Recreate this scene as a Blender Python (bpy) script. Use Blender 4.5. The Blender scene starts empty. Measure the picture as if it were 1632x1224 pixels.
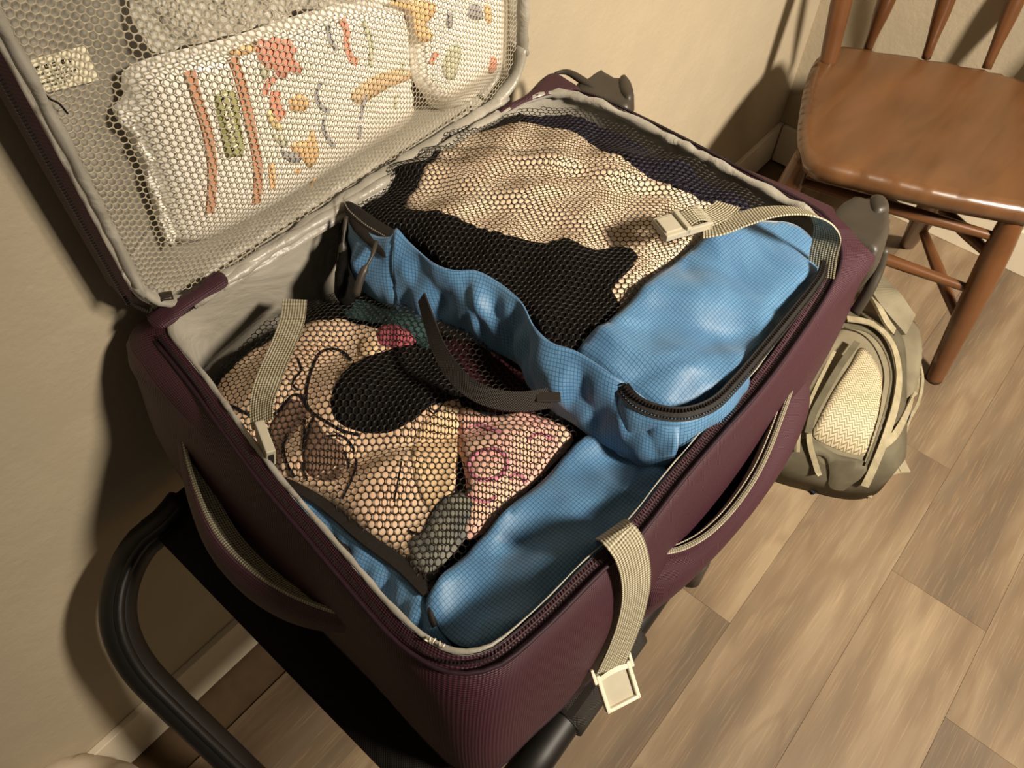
import bpy, math, random
import numpy as np
from mathutils import Vector, Matrix
from mathutils.geometry import delaunay_2d_cdt
random.seed(5); rng = np.random.default_rng(5)
sc = bpy.context.scene; col = sc.collection
A = np.array

# ------------------------------------------------------------------ camera, world, lights, exposure
CAM = A([-1.8376457, -0.6104167, 1.3187599]); FPX = 1226.0
CR = A([[0.6499441306147176, -0.7598772389962384, 0.012617794376681892],
        [-0.6024381565574751, -0.5252612925743683, -0.600973245699619],
        [0.46329352963656806, 0.3829975929148345, -0.7991695372186887]])   # right, down, forward
cd = bpy.data.cameras.new('camera'); cam = bpy.data.objects.new('camera', cd); col.objects.link(cam)
cd.sensor_width = 36; cd.lens = FPX / 1632 * 36; cd.clip_start = 0.02
m = Matrix.Identity(4)
for i in range(3):
    m[i][0] = CR[0][i]; m[i][1] = -CR[1][i]; m[i][2] = -CR[2][i]; m[i][3] = CAM[i]
cam.matrix_world = m; sc.camera = cam

w = bpy.data.worlds.new('world'); sc.world = w; w.use_nodes = True
w.node_tree.nodes['Background'].inputs[0].default_value = (1.0, 0.86, 0.66, 1)
w.node_tree.nodes['Background'].inputs[1].default_value = 0.085
def area(name, loc, tgt, size, power, c):
    l = bpy.data.lights.new(name, 'AREA'); l.shape = 'DISK'; l.size = size; l.energy = power; l.color = c
    o = bpy.data.objects.new(name, l); col.objects.link(o); o.location = loc
    o.rotation_euler = (Vector(tgt) - Vector(loc)).to_track_quat('-Z', 'Y').to_euler(); return o
lamp = area('room_lamp', (-1.22, -1.95, 2.05), (-.62, -0.54, 0.38), 0.30, 39, (1.0, 0.88, 0.71)); lamp.data.spread = math.radians(92)
sc.view_settings.view_transform = 'Standard'; sc.view_settings.look = 'None'
sc.view_settings.gamma = 1; sc.view_settings.use_curve_mapping = False
sc.view_settings.exposure = 0.0

# ------------------------------------------------------------------ helpers
def ray(x, y): return CR.T @ A([(x - 816) / FPX, (y - 612) / FPX, 1.0])
def PZ(x, y, z): r = ray(x, y); return CAM + (z - CAM[2]) / r[2] * r      # point of height z seen there
def PY(x, y, Y): r = ray(x, y); return CAM + (Y - CAM[1]) / r[1] * r      # point at depth Y from the wall
def PX(x, y, X): r = ray(x, y); return CAM + (X - CAM[0]) / r[0] * r
def PH(x, y, H, z0=0.75):
    z = z0
    for _ in range(12):
        p = PZ(x, y, z); z = 0.5 * z + 0.5 * float(H(p[0], p[1]))
    return PZ(x, y, z)
def PYH(x, y, H, y0=-0.06):
    Y = y0
    for _ in range(12):
        p = PY(x, y, Y); Y = 0.5 * Y + 0.5 * float(H(p[0], p[2]))
    return PY(x, y, Y)
def nrm(v): return v / (np.linalg.norm(v, axis=-1, keepdims=True) + 1e-12)

def spline(P, n=None, closed=False, sub=12, ds=None):
    P = A([list(map(float, p)) for p in P]); k = len(P); out = []
    for i in range(k if closed else k - 1):
        p0, p1, p2, p3 = (P[(i - 1) % k], P[i], P[(i + 1) % k], P[(i + 2) % k]) if closed else \
            (P[max(i - 1, 0)], P[i], P[i + 1], P[min(i + 2, k - 1)])
        for j in range(sub):
            t = j / sub
            out.append(0.5 * (2 * p1 + (p2 - p0) * t + (2 * p0 - 5 * p1 + 4 * p2 - p3) * t * t + (3 * p1 - p0 - 3 * p2 + p3) * t ** 3))
    out.append(P[0] if closed else P[-1]); out = A(out)
    s = np.concatenate([[0], np.cumsum(np.linalg.norm(np.diff(out, axis=0), axis=1))])
    if ds: n = max(6, int(s[-1] / ds))
    if n is None: n = len(out)
    q = np.linspace(0, s[-1], n + (1 if closed else 0))
    r = np.stack([np.interp(q, s, out[:, d]) for d in range(out.shape[1])], 1)
    return r[:-1] if closed else r

def mk(name, V, F, mat, parent=None, uv=None, smooth=True, solid=0, off=-1, sub=0):
    me = bpy.data.meshes.new(name); me.from_pydata([tuple(map(float, v)) for v in V], [], [tuple(map(int, f)) for f in F]); me.update()
    if smooth: me.polygons.foreach_set('use_smooth', [True] * len(me.polygons))
    if uv is not None:
        L = me.uv_layers.new(name='UVMap'); vi = np.zeros(len(me.loops), dtype=np.int32); me.loops.foreach_get('vertex_index', vi)
        L.data.foreach_set('uv', np.asarray(uv, dtype=np.float32)[vi].ravel())
    o = bpy.data.objects.new(name, me); col.objects.link(o)
    if mat: me.materials.append(mat)
    if parent: o.parent = parent
    if solid:
        s = o.modifiers.new('solid', 'SOLIDIFY'); s.thickness = solid; s.offset = off
    if sub:
        s = o.modifiers.new('sub', 'SUBSURF'); s.levels = sub; s.render_levels = sub
    return o
def thing(name, label, cat, group=None):
    o = bpy.data.objects.new(name, None); col.objects.link(o); o.empty_display_size = 0.05
    o['label'] = label; o['category'] = cat
    if group: o['group'] = group
    return o
def tag(o, label, cat, group=None):
    o['label'] = label; o['category'] = cat
    if group: o['group'] = group
    return o
def struct(o): o['kind'] = 'structure'; return o
def stuff(o): o['kind'] = 'stuff'; return o

def grid(name, G, mat, parent=None, closed=False, solid=0, off=-1, smooth=True, uvscale=1):
    G = np.asarray(G, float); nu, nv = G.shape[:2]
    if closed: G = np.concatenate([G, G[:1]], 0); nu += 1
    du = np.linalg.norm(np.diff(G, axis=0), axis=2).mean(1); dv = np.linalg.norm(np.diff(G, axis=1), axis=2).mean(0)
    U = np.concatenate([[0], np.cumsum(du)]); Vv = np.concatenate([[0], np.cumsum(dv)])
    uv = np.stack(np.meshgrid(U, Vv, indexing='ij'), 2).reshape(-1, 2) * uvscale
    F = [(i * nv + j, (i + 1) * nv + j, (i + 1) * nv + j + 1, i * nv + j + 1) for i in range(nu - 1) for j in range(nv - 1)]
    o = mk(name, G.reshape(-1, 3), F, mat, parent, uv, smooth, solid, off)
    return o
def frames(P, closed):
    n = len(P)
    T = nrm(np.roll(P, -1, 0) - np.roll(P, 1, 0)) if closed else nrm(np.gradient(P, axis=0))
    N = np.zeros_like(P); a = A([0, 0, 1.]) if abs(T[0][2]) < .9 else A([1., 0, 0])
    N[0] = nrm(np.cross(np.cross(T[0], a), T[0]))
    for i in range(1, n):
        v = N[i - 1] - T[i] * np.dot(N[i - 1], T[i]); N[i] = nrm(v)
    return T, N, np.cross(T, N)
def tube(name, P, r, mat, parent=None, seg=8, closed=False, flat=1.0, caps=True):
    P = np.asarray(P, float); n = len(P); r = np.broadcast_to(np.asarray(r, float), (n,))
    T, N, B = frames(P, closed); V = []; uv = []
    s = np.concatenate([[0], np.cumsum(np.linalg.norm(np.diff(P, axis=0), axis=1))])
    for i in range(n):
        for k in range(seg):
            a = 2 * math.pi * k / seg
            V.append(P[i] + r[i] * (math.cos(a) * N[i] * flat + math.sin(a) * B[i])); uv.append((s[i], k / seg * 6.28 * r[i]))
    F = []
    for i in range(n if closed else n - 1):
        for k in range(seg):
            F.append((i * seg + k, i * seg + (k + 1) % seg, (i + 1) % n * seg + (k + 1) % seg, (i + 1) % n * seg + k))
    if not closed and caps: F += [tuple(range(seg))[::-1], tuple((n - 1) * seg + k for k in range(seg))]
    return mk(name, V, F, mat, parent, uv)
def strap(name, P, S, width, th, mat, parent=None):
    """flat webbing: centre line P, across directions S"""
    P = np.asarray(P, float); S = nrm(np.asarray(S, float)); n = len(P)
    T = nrm(np.gradient(P, axis=0)); S = nrm(S - T * (S * T).sum(1, keepdims=True)); N = np.cross(T, S)
    w_ = np.broadcast_to(np.asarray(width, float), (n,)); V = []; uv = []; prof = [(-1, -.5), (-1, .5), (1, .5), (1, -.5)]
    s = np.concatenate([[0], np.cumsum(np.linalg.norm(np.diff(P, axis=0), axis=1))])
    for i in range(n):
        for a, b in prof: V.append(P[i] + S[i] * a * w_[i] / 2 + N[i] * b * th); uv.append((s[i], a * w_[i] / 2))
    k = len(prof)
    F = [(i * k + j, i * k + (j + 1) % k, (i + 1) * k + (j + 1) % k, (i + 1) * k + j) for i in range(n - 1) for j in range(k)]
    F += [tuple(range(k))[::-1], tuple((n - 1) * k + j for j in range(k))]
    return mk(name, V, F, mat, parent, uv, smooth=False)
def box(name, c, size, mat, parent=None, rot=None, bev=0.0, smooth=False, seg=2):
    V = A([(x, y, z) for x in (-.5, .5) for y in (-.5, .5) for z in (-.5, .5)]) * A(size)
    if rot is not None: V = V @ np.asarray(rot).T
    V = V + A(c); F = [(0, 1, 3, 2), (4, 6, 7, 5), (0, 4, 5, 1), (2, 3, 7, 6), (0, 2, 6, 4), (1, 5, 7, 3)]
    o = mk(name, V, F, mat, parent, smooth=smooth)
    if bev:
        b = o.modifiers.new('bevel', 'BEVEL'); b.width = bev; b.segments = seg
    return o
def lathe(name, p0, p1, prof, mat, parent=None, seg=16):
    """turned piece along p0-p1, prof [(t, r)]"""
    pr = spline(prof, n=40) if len(prof) > 3 else A(prof)
    p0, p1 = A(p0, dtype=float), A(p1, dtype=float)
    return tube(name, p0 + (p1 - p0) * pr[:, :1], pr[:, 1], mat, parent, seg)

def pdist(pts, poly):
    """distance to polygon outline and inside flag"""
    pts = np.asarray(pts, float); poly = np.asarray(poly, float); a = poly; b = np.roll(poly, -1, 0)
    d = np.full(len(pts), 1e9); ins = np.zeros(len(pts), bool)
    for p, q in zip(a, b):
        e = q - p; t = np.clip(((pts - p) @ e) / (e @ e + 1e-18), 0, 1)
        d = np.minimum(d, np.linalg.norm(pts - (p + t[:, None] * e), axis=1))
        c = ((p[1] > pts[:, 1]) != (q[1] > pts[:, 1])) & (pts[:, 0] < (q[0] - p[0]) * (pts[:, 1] - p[1]) / (q[1] - p[1] + 1e-18) + p[0])
        ins ^= c
    return d, ins
def cdt(poly, ds):
    lo, hi = poly.min(0), poly.max(0)
    X, Y = np.meshgrid(np.arange(lo[0], hi[0], ds), np.arange(lo[1], hi[1], ds * .866)); X = X + (np.arange(X.shape[0]) % 2)[:, None] * ds / 2
    g = np.stack([X.ravel(), Y.ravel()], 1); d, ins = pdist(g, poly); g = g[ins & (d > ds * .55)]
    allp = np.concatenate([poly, g]); n = len(poly)
    r = delaunay_2d_cdt([Vector(p) for p in allp], [(i, (i + 1) % n) for i in range(n)], [], 1, 1e-6)
    return A([tuple(v) for v in r[0]]), [tuple(f) for f in r[2]]
def mound(name, poly, M, mat, parent=None, ds=.006, th=.012, r=.006, flip=False):
    """soft slab: outline poly (2D), M(p2, depth) -> 3D points at a depth under the top surface; rounded edge"""
    poly = spline(poly, closed=True, ds=ds)
    V, F = cdt(poly, ds); d, _ = pdist(V, poly)
    f = np.sqrt(np.clip(1 - (1 - np.clip(d / r, 0, 1)) ** 2, 0, 1))
    top = M(V, th / 2 * (1 - f)); bot = M(V, th - th / 2 * (1 - f)) ; n = len(V)
    if th < 1e-6: bot = top
    W = np.concatenate([top, bot]); FF = list(F) + [tuple(i + n for i in f_[::-1]) for f_ in F]
    # join the rim
    e = {}
    for f_ in F:
        for i in range(len(f_)): a, b = f_[i], f_[(i + 1) % len(f_)]; e[(a, b)] = 1
    for a, b in list(e):
        if (b, a) not in e: FF.append((b, a, a + n, b + n))
    if flip: FF = [f_[::-1] for f_ in FF]
    return mk(name, W, FF, mat, parent, np.concatenate([V, V]))
def topM(H, lift=0.0):
    return lambda p, dep: np.stack([p[:, 0], p[:, 1], H(p[:, 0], p[:, 1]) + lift - dep], 1)
def sheet(name, poly, M, mat, parent=None, ds=.006, solid=.0008, sm=True):
    poly = spline(poly, closed=True, ds=ds) if sm else A(poly)
    V, F = cdt(poly, ds)
    return mk(name, M(V, 0), F, mat, parent, V, solid=solid, off=0)
def hexnet(name, poly, M, pitch, ang, mat, parent=None, hole=.80, ridge=.0006, sq=1.0):
    poly = spline(poly, closed=True, ds=pitch); c, s = math.cos(ang), math.sin(ang)
    R2 = A([[c, -s], [s, c]]); lp = poly @ R2; lo, hi = lp.min(0) - pitch, lp.max(0) + pitch
    rows = int((hi[1] - lo[1]) / (pitch * .866 * sq)) + 1; cols = int((hi[0] - lo[0]) / pitch) + 1; C = []
    for j in range(rows):
        for i in range(cols): C.append((lo[0] + (i + .5 * (j % 2)) * pitch, lo[1] + j * pitch * .866 * sq))
    C = A(C) @ R2.T; d, ins = pdist(C, poly); C = C[ins & (d > pitch * .2)]
    Rr = pitch / math.sqrt(3); oc = []; ic = []
    hx = [(Rr * math.sin(k * math.pi / 3), Rr * math.cos(k * math.pi / 3) * sq) for k in range(6)]
    for k in range(6):
        a, b = A(hx[k]), A(hx[(k + 1) % 6]); oc += [a, (a + b) / 2]
    oc = A(oc); an = np.arctan2(oc[:, 0], oc[:, 1] / sq)
    ic = np.stack([np.sin(an) * pitch / 2 * hole, np.cos(an) * pitch / 2 * hole * sq], 1)
    oc = oc @ R2.T; ic = ic @ R2.T
    n = len(C); O = (C[:, None] + oc[None]).reshape(-1, 2); I = (C[:, None] + ic[None]).reshape(-1, 2)
    VO = M(O, np.zeros(len(O))); VI = M(I, np.full(len(I), ridge)); V = np.concatenate([VO, VI]); F = []
    for q in range(n):
        b = q * 12; b2 = n * 12 + b
        for k in range(12): F.append((b + k, b + (k + 1) % 12, b2 + (k + 1) % 12, b2 + k))
    return stuff(mk(name, V, F, mat, parent, np.concatenate([O, I])))

# ------------------------------------------------------------------ materials
def nt(name, rough=.7, spec=.3, sheen=0, metal=0):
    mt = bpy.data.materials.new(name); mt.use_nodes = True; t = mt.node_tree; b = t.nodes['Principled BSDF']
    b.inputs['Roughness'].default_value = rough; b.inputs['Specular IOR Level'].default_value = spec; b.inputs['Metallic'].default_value = metal
    if sheen: b.inputs['Sheen Weight'].default_value = sheen
    return mt, t, b
def lin(c):
    return tuple((x / 255 / 12.92 if x / 255 <= .04045 else ((x / 255 + .055) / 1.055) ** 2.4) for x in c) + (1,)
def tex(t, kind, **k):
    n = t.nodes.new('ShaderNodeTex' + kind)
    for a, b in k.items():
        if a in n.inputs: n.inputs[a].default_value = b
        else: setattr(n, a, b)
    return n
def coord(t, out='UV', scale=(1, 1, 1), rot=(0, 0, 0)):
    c = t.nodes.new('ShaderNodeTexCoord'); mp = t.nodes.new('ShaderNodeMapping')
    mp.inputs['Scale'].default_value = scale; mp.inputs['Rotation'].default_value = rot
    t.links.new(c.outputs[out], mp.inputs['Vector']); return mp.outputs[0]
def ramp(t, fac, stops, mode='LINEAR'):
    r = t.nodes.new('ShaderNodeValToRGB'); r.color_ramp.interpolation = mode; e = r.color_ramp.elements
    while len(e) < len(stops): e.new(.5)
    for el, (p, c) in zip(e, stops): el.position = p; el.color = c
    t.links.new(fac, r.inputs[0]); return r.outputs[0]
def mixc(t, fac, a, b, mode='MIX'):
    n = t.nodes.new('ShaderNodeMix'); n.data_type = 'RGBA'; n.blend_type = mode
    for v, i in ((fac, 0), (a, 6), (b, 7)):
        if hasattr(v, 'is_linked') or hasattr(v, 'node'): t.links.new(v, n.inputs[i])
        else: n.inputs[i].default_value = v
    return n.outputs[2]
def mth(t, op, a, b=0):
    n = t.nodes.new('ShaderNodeMath'); n.operation = op
    for v, i in ((a, 0), (b, 1)):
        if hasattr(v, 'node'): t.links.new(v, n.inputs[i])
        else: n.inputs[i].default_value = v
    return n.outputs[0]
def bump(t, b, h, strength=.3, dist=.001, prev=None):
    n = t.nodes.new('ShaderNodeBump'); n.inputs['Strength'].default_value = strength; n.inputs['Distance'].default_value = dist
    t.links.new(h, n.inputs['Height'])
    if prev is not None: t.links.new(prev, n.inputs['Normal'])
    t.links.new(n.outputs[0], b.inputs['Normal']); return n.outputs[0]
def plain(name, c, rough=.6, spec=.3, var=.12, scale=40, bmp=.15, dist=.001, sheen=0, out='Object'):
    mt, t, b = nt(name, rough, spec, sheen); co = coord(t, out)
    n = tex(t, 'Noise', Scale=scale, Detail=5.0); t.links.new(co, n.inputs['Vector']); L = A(lin(c))
    lo = tuple(L[:3] * (1 - var)) + (1,); hi = tuple(np.minimum(L[:3] * (1 + var), 1)) + (1,)
    t.links.new(ramp(t, n.outputs[0], [(.3, lo), (.7, hi)]), b.inputs['Base Color'])
    if bmp: bump(t, b, n.outputs[0], bmp, dist)
    return mt
def weave(name, c, c2, pitch=.0016, rough=.6, spec=.4, strength=.6, diag=True, aspect=1.0, sheen=0):
    """two crossing sine ridges in UV metres"""
    mt, t, b = nt(name, rough, spec, sheen); k = 1 / pitch
    uv = coord(t, 'UV', (k, k * aspect, 1), (0, 0, math.radians(45 if diag else 0)))
    sp = t.nodes.new('ShaderNodeSeparateXYZ'); t.links.new(uv, sp.inputs[0])
    a = mth(t, 'SINE', mth(t, 'MULTIPLY', sp.outputs[0], 6.283)); d = mth(t, 'SINE', mth(t, 'MULTIPLY', sp.outputs[1], 6.283))
    h = mth(t, 'MULTIPLY', a, d); h = mth(t, 'ADD', mth(t, 'MULTIPLY', h, .5), .5)
    t.links.new(ramp(t, h, [(.1, lin(c2)), (.75, lin(c))]), b.inputs['Base Color']); bump(t, b, h, strength, pitch * .35)
    return mt

def wall_mat(name, c):
    mt, t, b = nt(name, .75, .25); co = coord(t, 'Object')
    n1 = tex(t, 'Noise', Scale=9.0, Detail=6.0, Roughness=.65); n2 = tex(t, 'Noise', Scale=120.0, Detail=3.0); n3 = tex(t, 'Noise', Scale=2.2, Detail=2.0)
    v = tex(t, 'Voronoi', Scale=26.0)
    for n in (n1, n2, n3, v): t.links.new(co, n.inputs['Vector'])
    L = A(lin(c))[:3]
    t.links.new(ramp(t, n1.outputs[0], [(.25, tuple(L * .93) + (1,)), (.75, tuple(np.minimum(L * 1.04, 1)) + (1,))]), b.inputs['Base Color'])
    q = bump(t, b, n2.outputs[0], .35, .0012)
    q = bump(t, b, ramp(t, n1.outputs[0], [(.45, (0, 0, 0, 1)), (.62, (1, 1, 1, 1))]), .35, .0016, q)
    bump(t, b, ramp(t, v.outputs[0], [(.0, (1, 1, 1, 1)), (.10, (0, 0, 0, 1))]), .3, .001, q)
    return mt
M_wall = wall_mat('wall_paint', (172, 159, 136))
M_base = plain('white_trim_paint', (214, 202, 180), .45, .4, .04, 12, .1)

def wood_floor():
    mt, t, b = nt('oak_plank', .5, .35); oi = t.nodes.new('ShaderNodeObjectInfo'); c = t.nodes.new('ShaderNodeTexCoord')
    off = t.nodes.new('ShaderNodeVectorMath'); off.operation = 'MULTIPLY_ADD'
    cb = t.nodes.new('ShaderNodeCombineXYZ'); 
    for i in range(3): t.links.new(oi.outputs['Random'], cb.inputs[i])
    t.links.new(cb.outputs[0], off.inputs[0]); off.inputs[1].default_value = (37, 91, 53); t.links.new(c.outputs['Object'], off.inputs[2])
    def mapped(s, src):
        mp = t.nodes.new('ShaderNodeMapping'); mp.inputs['Scale'].default_value = s; t.links.new(src, mp.inputs[0]); return mp.outputs[0]
    # warp for cathedral grain
    wn = tex(t, 'Noise', Scale=1.0, Detail=2.0); t.links.new(mapped((2.2, 9, 1), off.outputs[0]), wn.inputs['Vector'])
    g = tex(t, 'Noise', Scale=1.0, Detail=7.0, Roughness=.65, Distortion=.6); t.links.new(mapped((5, 60, 20), off.outputs[0]), g.inputs['Vector'])
    fine = tex(t, 'Noise', Scale=1.0, Detail=4.0); t.links.new(mapped((14, 420, 60), off.outputs[0]), fine.inputs['Vector'])
    rings = mth(t, 'ADD', mth(t, 'MULTIPLY', mth(t, 'SINE', mth(t, 'MULTIPLY', wn.outputs[0], 46)), .5), .5)
    big = tex(t, 'Noise', Scale=1.0, Detail=3.0); t.links.new(mapped((1.6, 9, 1), off.outputs[0]), big.inputs['Vector'])
    c1 = ramp(t, big.outputs[0], [(.34, lin((98, 84, 68))), (.5, lin((124, 106, 84))), (.66, lin((148, 129, 103)))])
    c2 = mixc(t, mth(t, 'MULTIPLY', ramp(t, rings, [(.5, (0, 0, 0, 1)), (1, (1, 1, 1, 1))]), .30), c1, lin((104, 84, 64)))
    c3 = mixc(t, mth(t, 'MULTIPLY', ramp(t, g.outputs[0], [(.45, (0, 0, 0, 1)), (.7, (1, 1, 1, 1))]), .45), c2, lin((116, 92, 68)))
    c4 = mixc(t, mth(t, 'MULTIPLY', ramp(t, fine.outputs[0], [(.54, (0, 0, 0, 1)), (.70, (1, 1, 1, 1))]), .13), c3, lin((205, 176, 138)))
    kv = tex(t, 'Voronoi', Scale=1.0, Randomness=1.0); t.links.new(mapped((3.2, 6.2, .01), off.outputs[0]), kv.inputs['Vector'])
    kf = ramp(t, kv.outputs['Distance'], [(.0, (1, 1, 1, 1)), (.035, (.8, .8, .8, 1)), (.10, (0, 0, 0, 1))])
    c5 = mixc(t, mth(t, 'MULTIPLY', kf, .75), c4, lin((66, 46, 32)))
    # plank to plank tone
    tone = ramp(t, oi.outputs['Random'], [(0, (.90, .90, .91, 1)), (1, (1.0, 1.0, 1.0, 1))])
    t.links.new(mixc(t, 1.0, c5, tone, 'MULTIPLY'), b.inputs['Base Color']); bump(t, b, g.outputs[0], .15, .001)
    return mt
M_floor = wood_floor()
M_floor_gap = plain('floor_gap', (96, 78, 58), .9, .1)

def chair_wood():
    mt, t, b = nt('maple_stain', .32, .5); co = coord(t, 'Object', (5, 26, 5), (0, 0, math.radians(20)))
    n = tex(t, 'Noise', Scale=1.0, Detail=6.0, Distortion=.4); t.links.new(co, n.inputs['Vector'])
    co2 = coord(t, 'Object', (14, 230, 14), (0, 0, math.radians(20))); n2 = tex(t, 'Noise', Scale=1.0, Detail=3.0); t.links.new(co2, n2.inputs['Vector'])
    c = ramp(t, n.outputs[0], [(.3, lin((84, 56, 32))), (.7, lin((104, 70, 41)))])
    t.links.new(mixc(t, mth(t, 'MULTIPLY', n2.outputs[0], .3), c, lin((76, 48, 28))), b.inputs['Base Color'])
    b.inputs['Coat Weight'].default_value = .35; b.inputs['Coat Roughness'].default_value = .25; return mt
M_chair = chair_wood()
M_leg = plain('turned_leg_stain', (92, 58, 33), .3, .5, .12, 18, .05)

M_purple = weave('plum_nylon_twill', (72, 32, 44), (30, 13, 22), .0026, .55, .45, .6, True, 1.0, 0)
M_purple2 = plain('plum_binding', (40, 20, 30), .6, .3, .2, 200, .3)
M_lining = None
def lining():
    mt, t, b = nt('grey_satin_lining', .38, .5, .2); co = coord(t, 'Object')
    n = tex(t, 'Noise', Scale=14.0, Detail=4.0, Distortion=1.2); n2 = tex(t, 'Noise', Scale=800.0, Detail=1.0)
    for q in (n, n2): t.links.new(co, q.inputs['Vector'])
    t.links.new(ramp(t, n.outputs[0], [(.3, lin((140, 134, 122))), (.7, lin((164, 158, 146)))]), b.inputs['Base Color'])
    q = bump(t, b, n2.outputs[0], .25, .0004); bump(t, b, n.outputs[0], .6, .012, q); return mt
M_lining = lining()
M_web = weave('grey_webbing', (196, 186, 158), (96, 90, 74), .0036, .6, .4, .9, True, 1.0)
M_webblack = weave('black_webbing', (46, 40, 34), (14, 12, 10), .0022, .6, .4, .8, False)
M_buckle = plain('grey_plastic', (178, 170, 150), .35, .5, .04, 60, .02)
M_buckle_lt = plain('pale_plastic', (226, 214, 190), .3, .5, .04, 60, .02)
M_blackpl = plain('dark_grey_plastic', (58, 52, 44), .45, .4, .1, 40, .15)
M_tube = plain('black_powder_coat', (18, 15, 12), .5, .4, .1, 60, .1)
M_blackfab = weave('black_rack_fabric', (24, 20, 16), (10, 8, 6), .003, .8, .2, .5, False)
M_net = plain('black_net', (28, 22, 16), .6, .3, .2, 300, .1)
M_netw = plain('white_net', (170, 158, 134), .5, .4, .08, 300, .1)
M_metal = plain('gunmetal', (80, 74, 66), .3, .6, .1, 50, .1); M_metal.node_tree.nodes['Principled BSDF'].inputs['Metallic'].default_value = .8
M_dark = plain('dark_tape_and_gap_shade', (26, 22, 18), .7, .3, .2, 300, .4)
M_teeth = plain('zipper_teeth', (120, 112, 98), .3, .6, .1, 60, 0)
M_teethd = plain('dark_zipper_teeth', (30, 24, 24), .3, .6, .1, 60, 0)

def ripstop():
    mt, t, b = nt('blue_ripstop_nylon', .50, .40); k = 1 / .0032
    uv = coord(t, 'UV', (k, k, 1), (0, 0, math.radians(4))); sp = t.nodes.new('ShaderNodeSeparateXYZ'); t.links.new(uv, sp.inputs[0])
    def line(o): return mth(t, 'LESS_THAN', mth(t, 'FRACT', o), .17)
    g = mth(t, 'MAXIMUM', line(sp.outputs[0]), line(sp.outputs[1]))
    co = coord(t, 'Object'); n = tex(t, 'Noise', Scale=22.0, Detail=3.0, Distortion=.8); t.links.new(co, n.inputs['Vector'])
    c = ramp(t, n.outputs[0], [(.3, lin((72, 114, 152))), (.7, lin((92, 138, 176)))])
    t.links.new(mixc(t, mth(t, 'MULTIPLY', g, .72), c, lin((28, 56, 92))), b.inputs['Base Color'])
    q = bump(t, b, g, -.5, .0004); bump(t, b, n.outputs[0], .4, .003, q)
    b.inputs['Sheen Weight'].default_value = .2; return mt
M_blue = ripstop()
def cloth(name, c, c2=None, scale=60, rough=.9, rib=0, bmp=.4):
    mt, t, b = nt(name, rough, .12, 0); co = coord(t, 'Object'); n = tex(t, 'Noise', Scale=scale, Detail=4.0); t.links.new(co, n.inputs['Vector'])
    c2 = c2 or tuple(x * .85 for x in c)
    t.links.new(ramp(t, n.outputs[0], [(.35, lin(c2)), (.65, lin(c))]), b.inputs['Base Color'])
    bump(t, b, n.outputs[0], bmp, .002); return mt
M_cream = cloth('cream_jersey', (236, 206, 172), (226, 190, 158), 25)
M_beige = cloth('beige_knit', (244, 222, 192), (228, 200, 170), 30)
M_blackknit = cloth('black_knit', (20, 16, 14), (10, 9, 8), 200)
M_navy = cloth('navy_cotton', (34, 30, 48), (24, 22, 36), 120)
M_pink = cloth('pink_floral_cotton', (226, 192, 164), (216, 162, 152), 34, bmp=.2)
M_rose = cloth('rose_cotton', (168, 88, 96), (140, 70, 80), 60)
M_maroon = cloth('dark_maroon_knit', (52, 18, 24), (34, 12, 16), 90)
M_greyprint = cloth('grey_print', (140, 136, 122), (92, 94, 92), 50)
M_teal = cloth('dark_teal_cotton', (54, 80, 80), (36, 56, 56), 50)
M_ink = plain('black_ink', (24, 18, 18), .8, .2, .1)
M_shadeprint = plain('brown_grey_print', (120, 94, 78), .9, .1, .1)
M_yellow = cloth('pale_yellow_print', (230, 198, 156), (222, 186, 144), 30)
M_magenta = plain('magenta_print', (186, 120, 132), .9, .1, .2)
def packplastic():
    mt, t, b = nt('white_pack_film', .28, .5); co = coord(t, 'Object'); n = tex(t, 'Noise', Scale=30.0, Detail=4.0, Distortion=.6); t.links.new(co, n.inputs['Vector'])
    t.links.new(ramp(t, n.outputs[0], [(.3, lin((250, 244, 232))), (.7, lin((254, 250, 242)))]), b.inputs['Base Color']); bump(t, b, n.outputs[0], .35, .004); return mt
M_pack = packplastic()
def ink(name, c): return plain(name, c, .35, .4, .06, 40, .05)
I_red, I_orange, I_yel = ink('red_print', (226, 154, 132)), ink('orange_print', (244, 198, 142)), ink('yellow_print', (244, 216, 150))
I_green, I_blue, I_brown, I_lgreen = ink('green_print', (170, 170, 112)), ink('slate_print', (160, 160, 166)), ink('terracotta_print', (206, 150, 118)), ink('sage_print', (206, 208, 180))
I_white = ink('white_print', (246, 240, 222)); I_coral = ink('coral_print', (238, 156, 130)); M_card = plain('paper_label', (244, 236, 208), .7, .2, .02, 20, 0)
def clear():
    mt, t, b = nt('crinkled_clear_film', .16, .6); co = coord(t, 'Object'); n = tex(t, 'Noise', Scale=45.0, Detail=6.0, Distortion=1.5); t.links.new(co, n.inputs['Vector'])
    b.inputs['Base Color'].default_value = lin((232, 226, 212)); b.inputs['Alpha'].default_value = .62; bump(t, b, n.outputs[0], .9, .012); return mt
M_clear = clear()
M_bp = cloth('grey_backpack_nylon', (128, 120, 100), (112, 104, 86), 16, .7, bmp=.25)
M_bp2 = cloth('dark_backpack_nylon', (98, 92, 76), (82, 76, 62), 20, .7, bmp=.3)
M_bpl = cloth('pale_backpack_webbing', (156, 146, 120), (140, 130, 106), 60, .7, bmp=.2)
M_navyfab = cloth('navy_nylon', (32, 34, 46), None, 60, .7)
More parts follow.
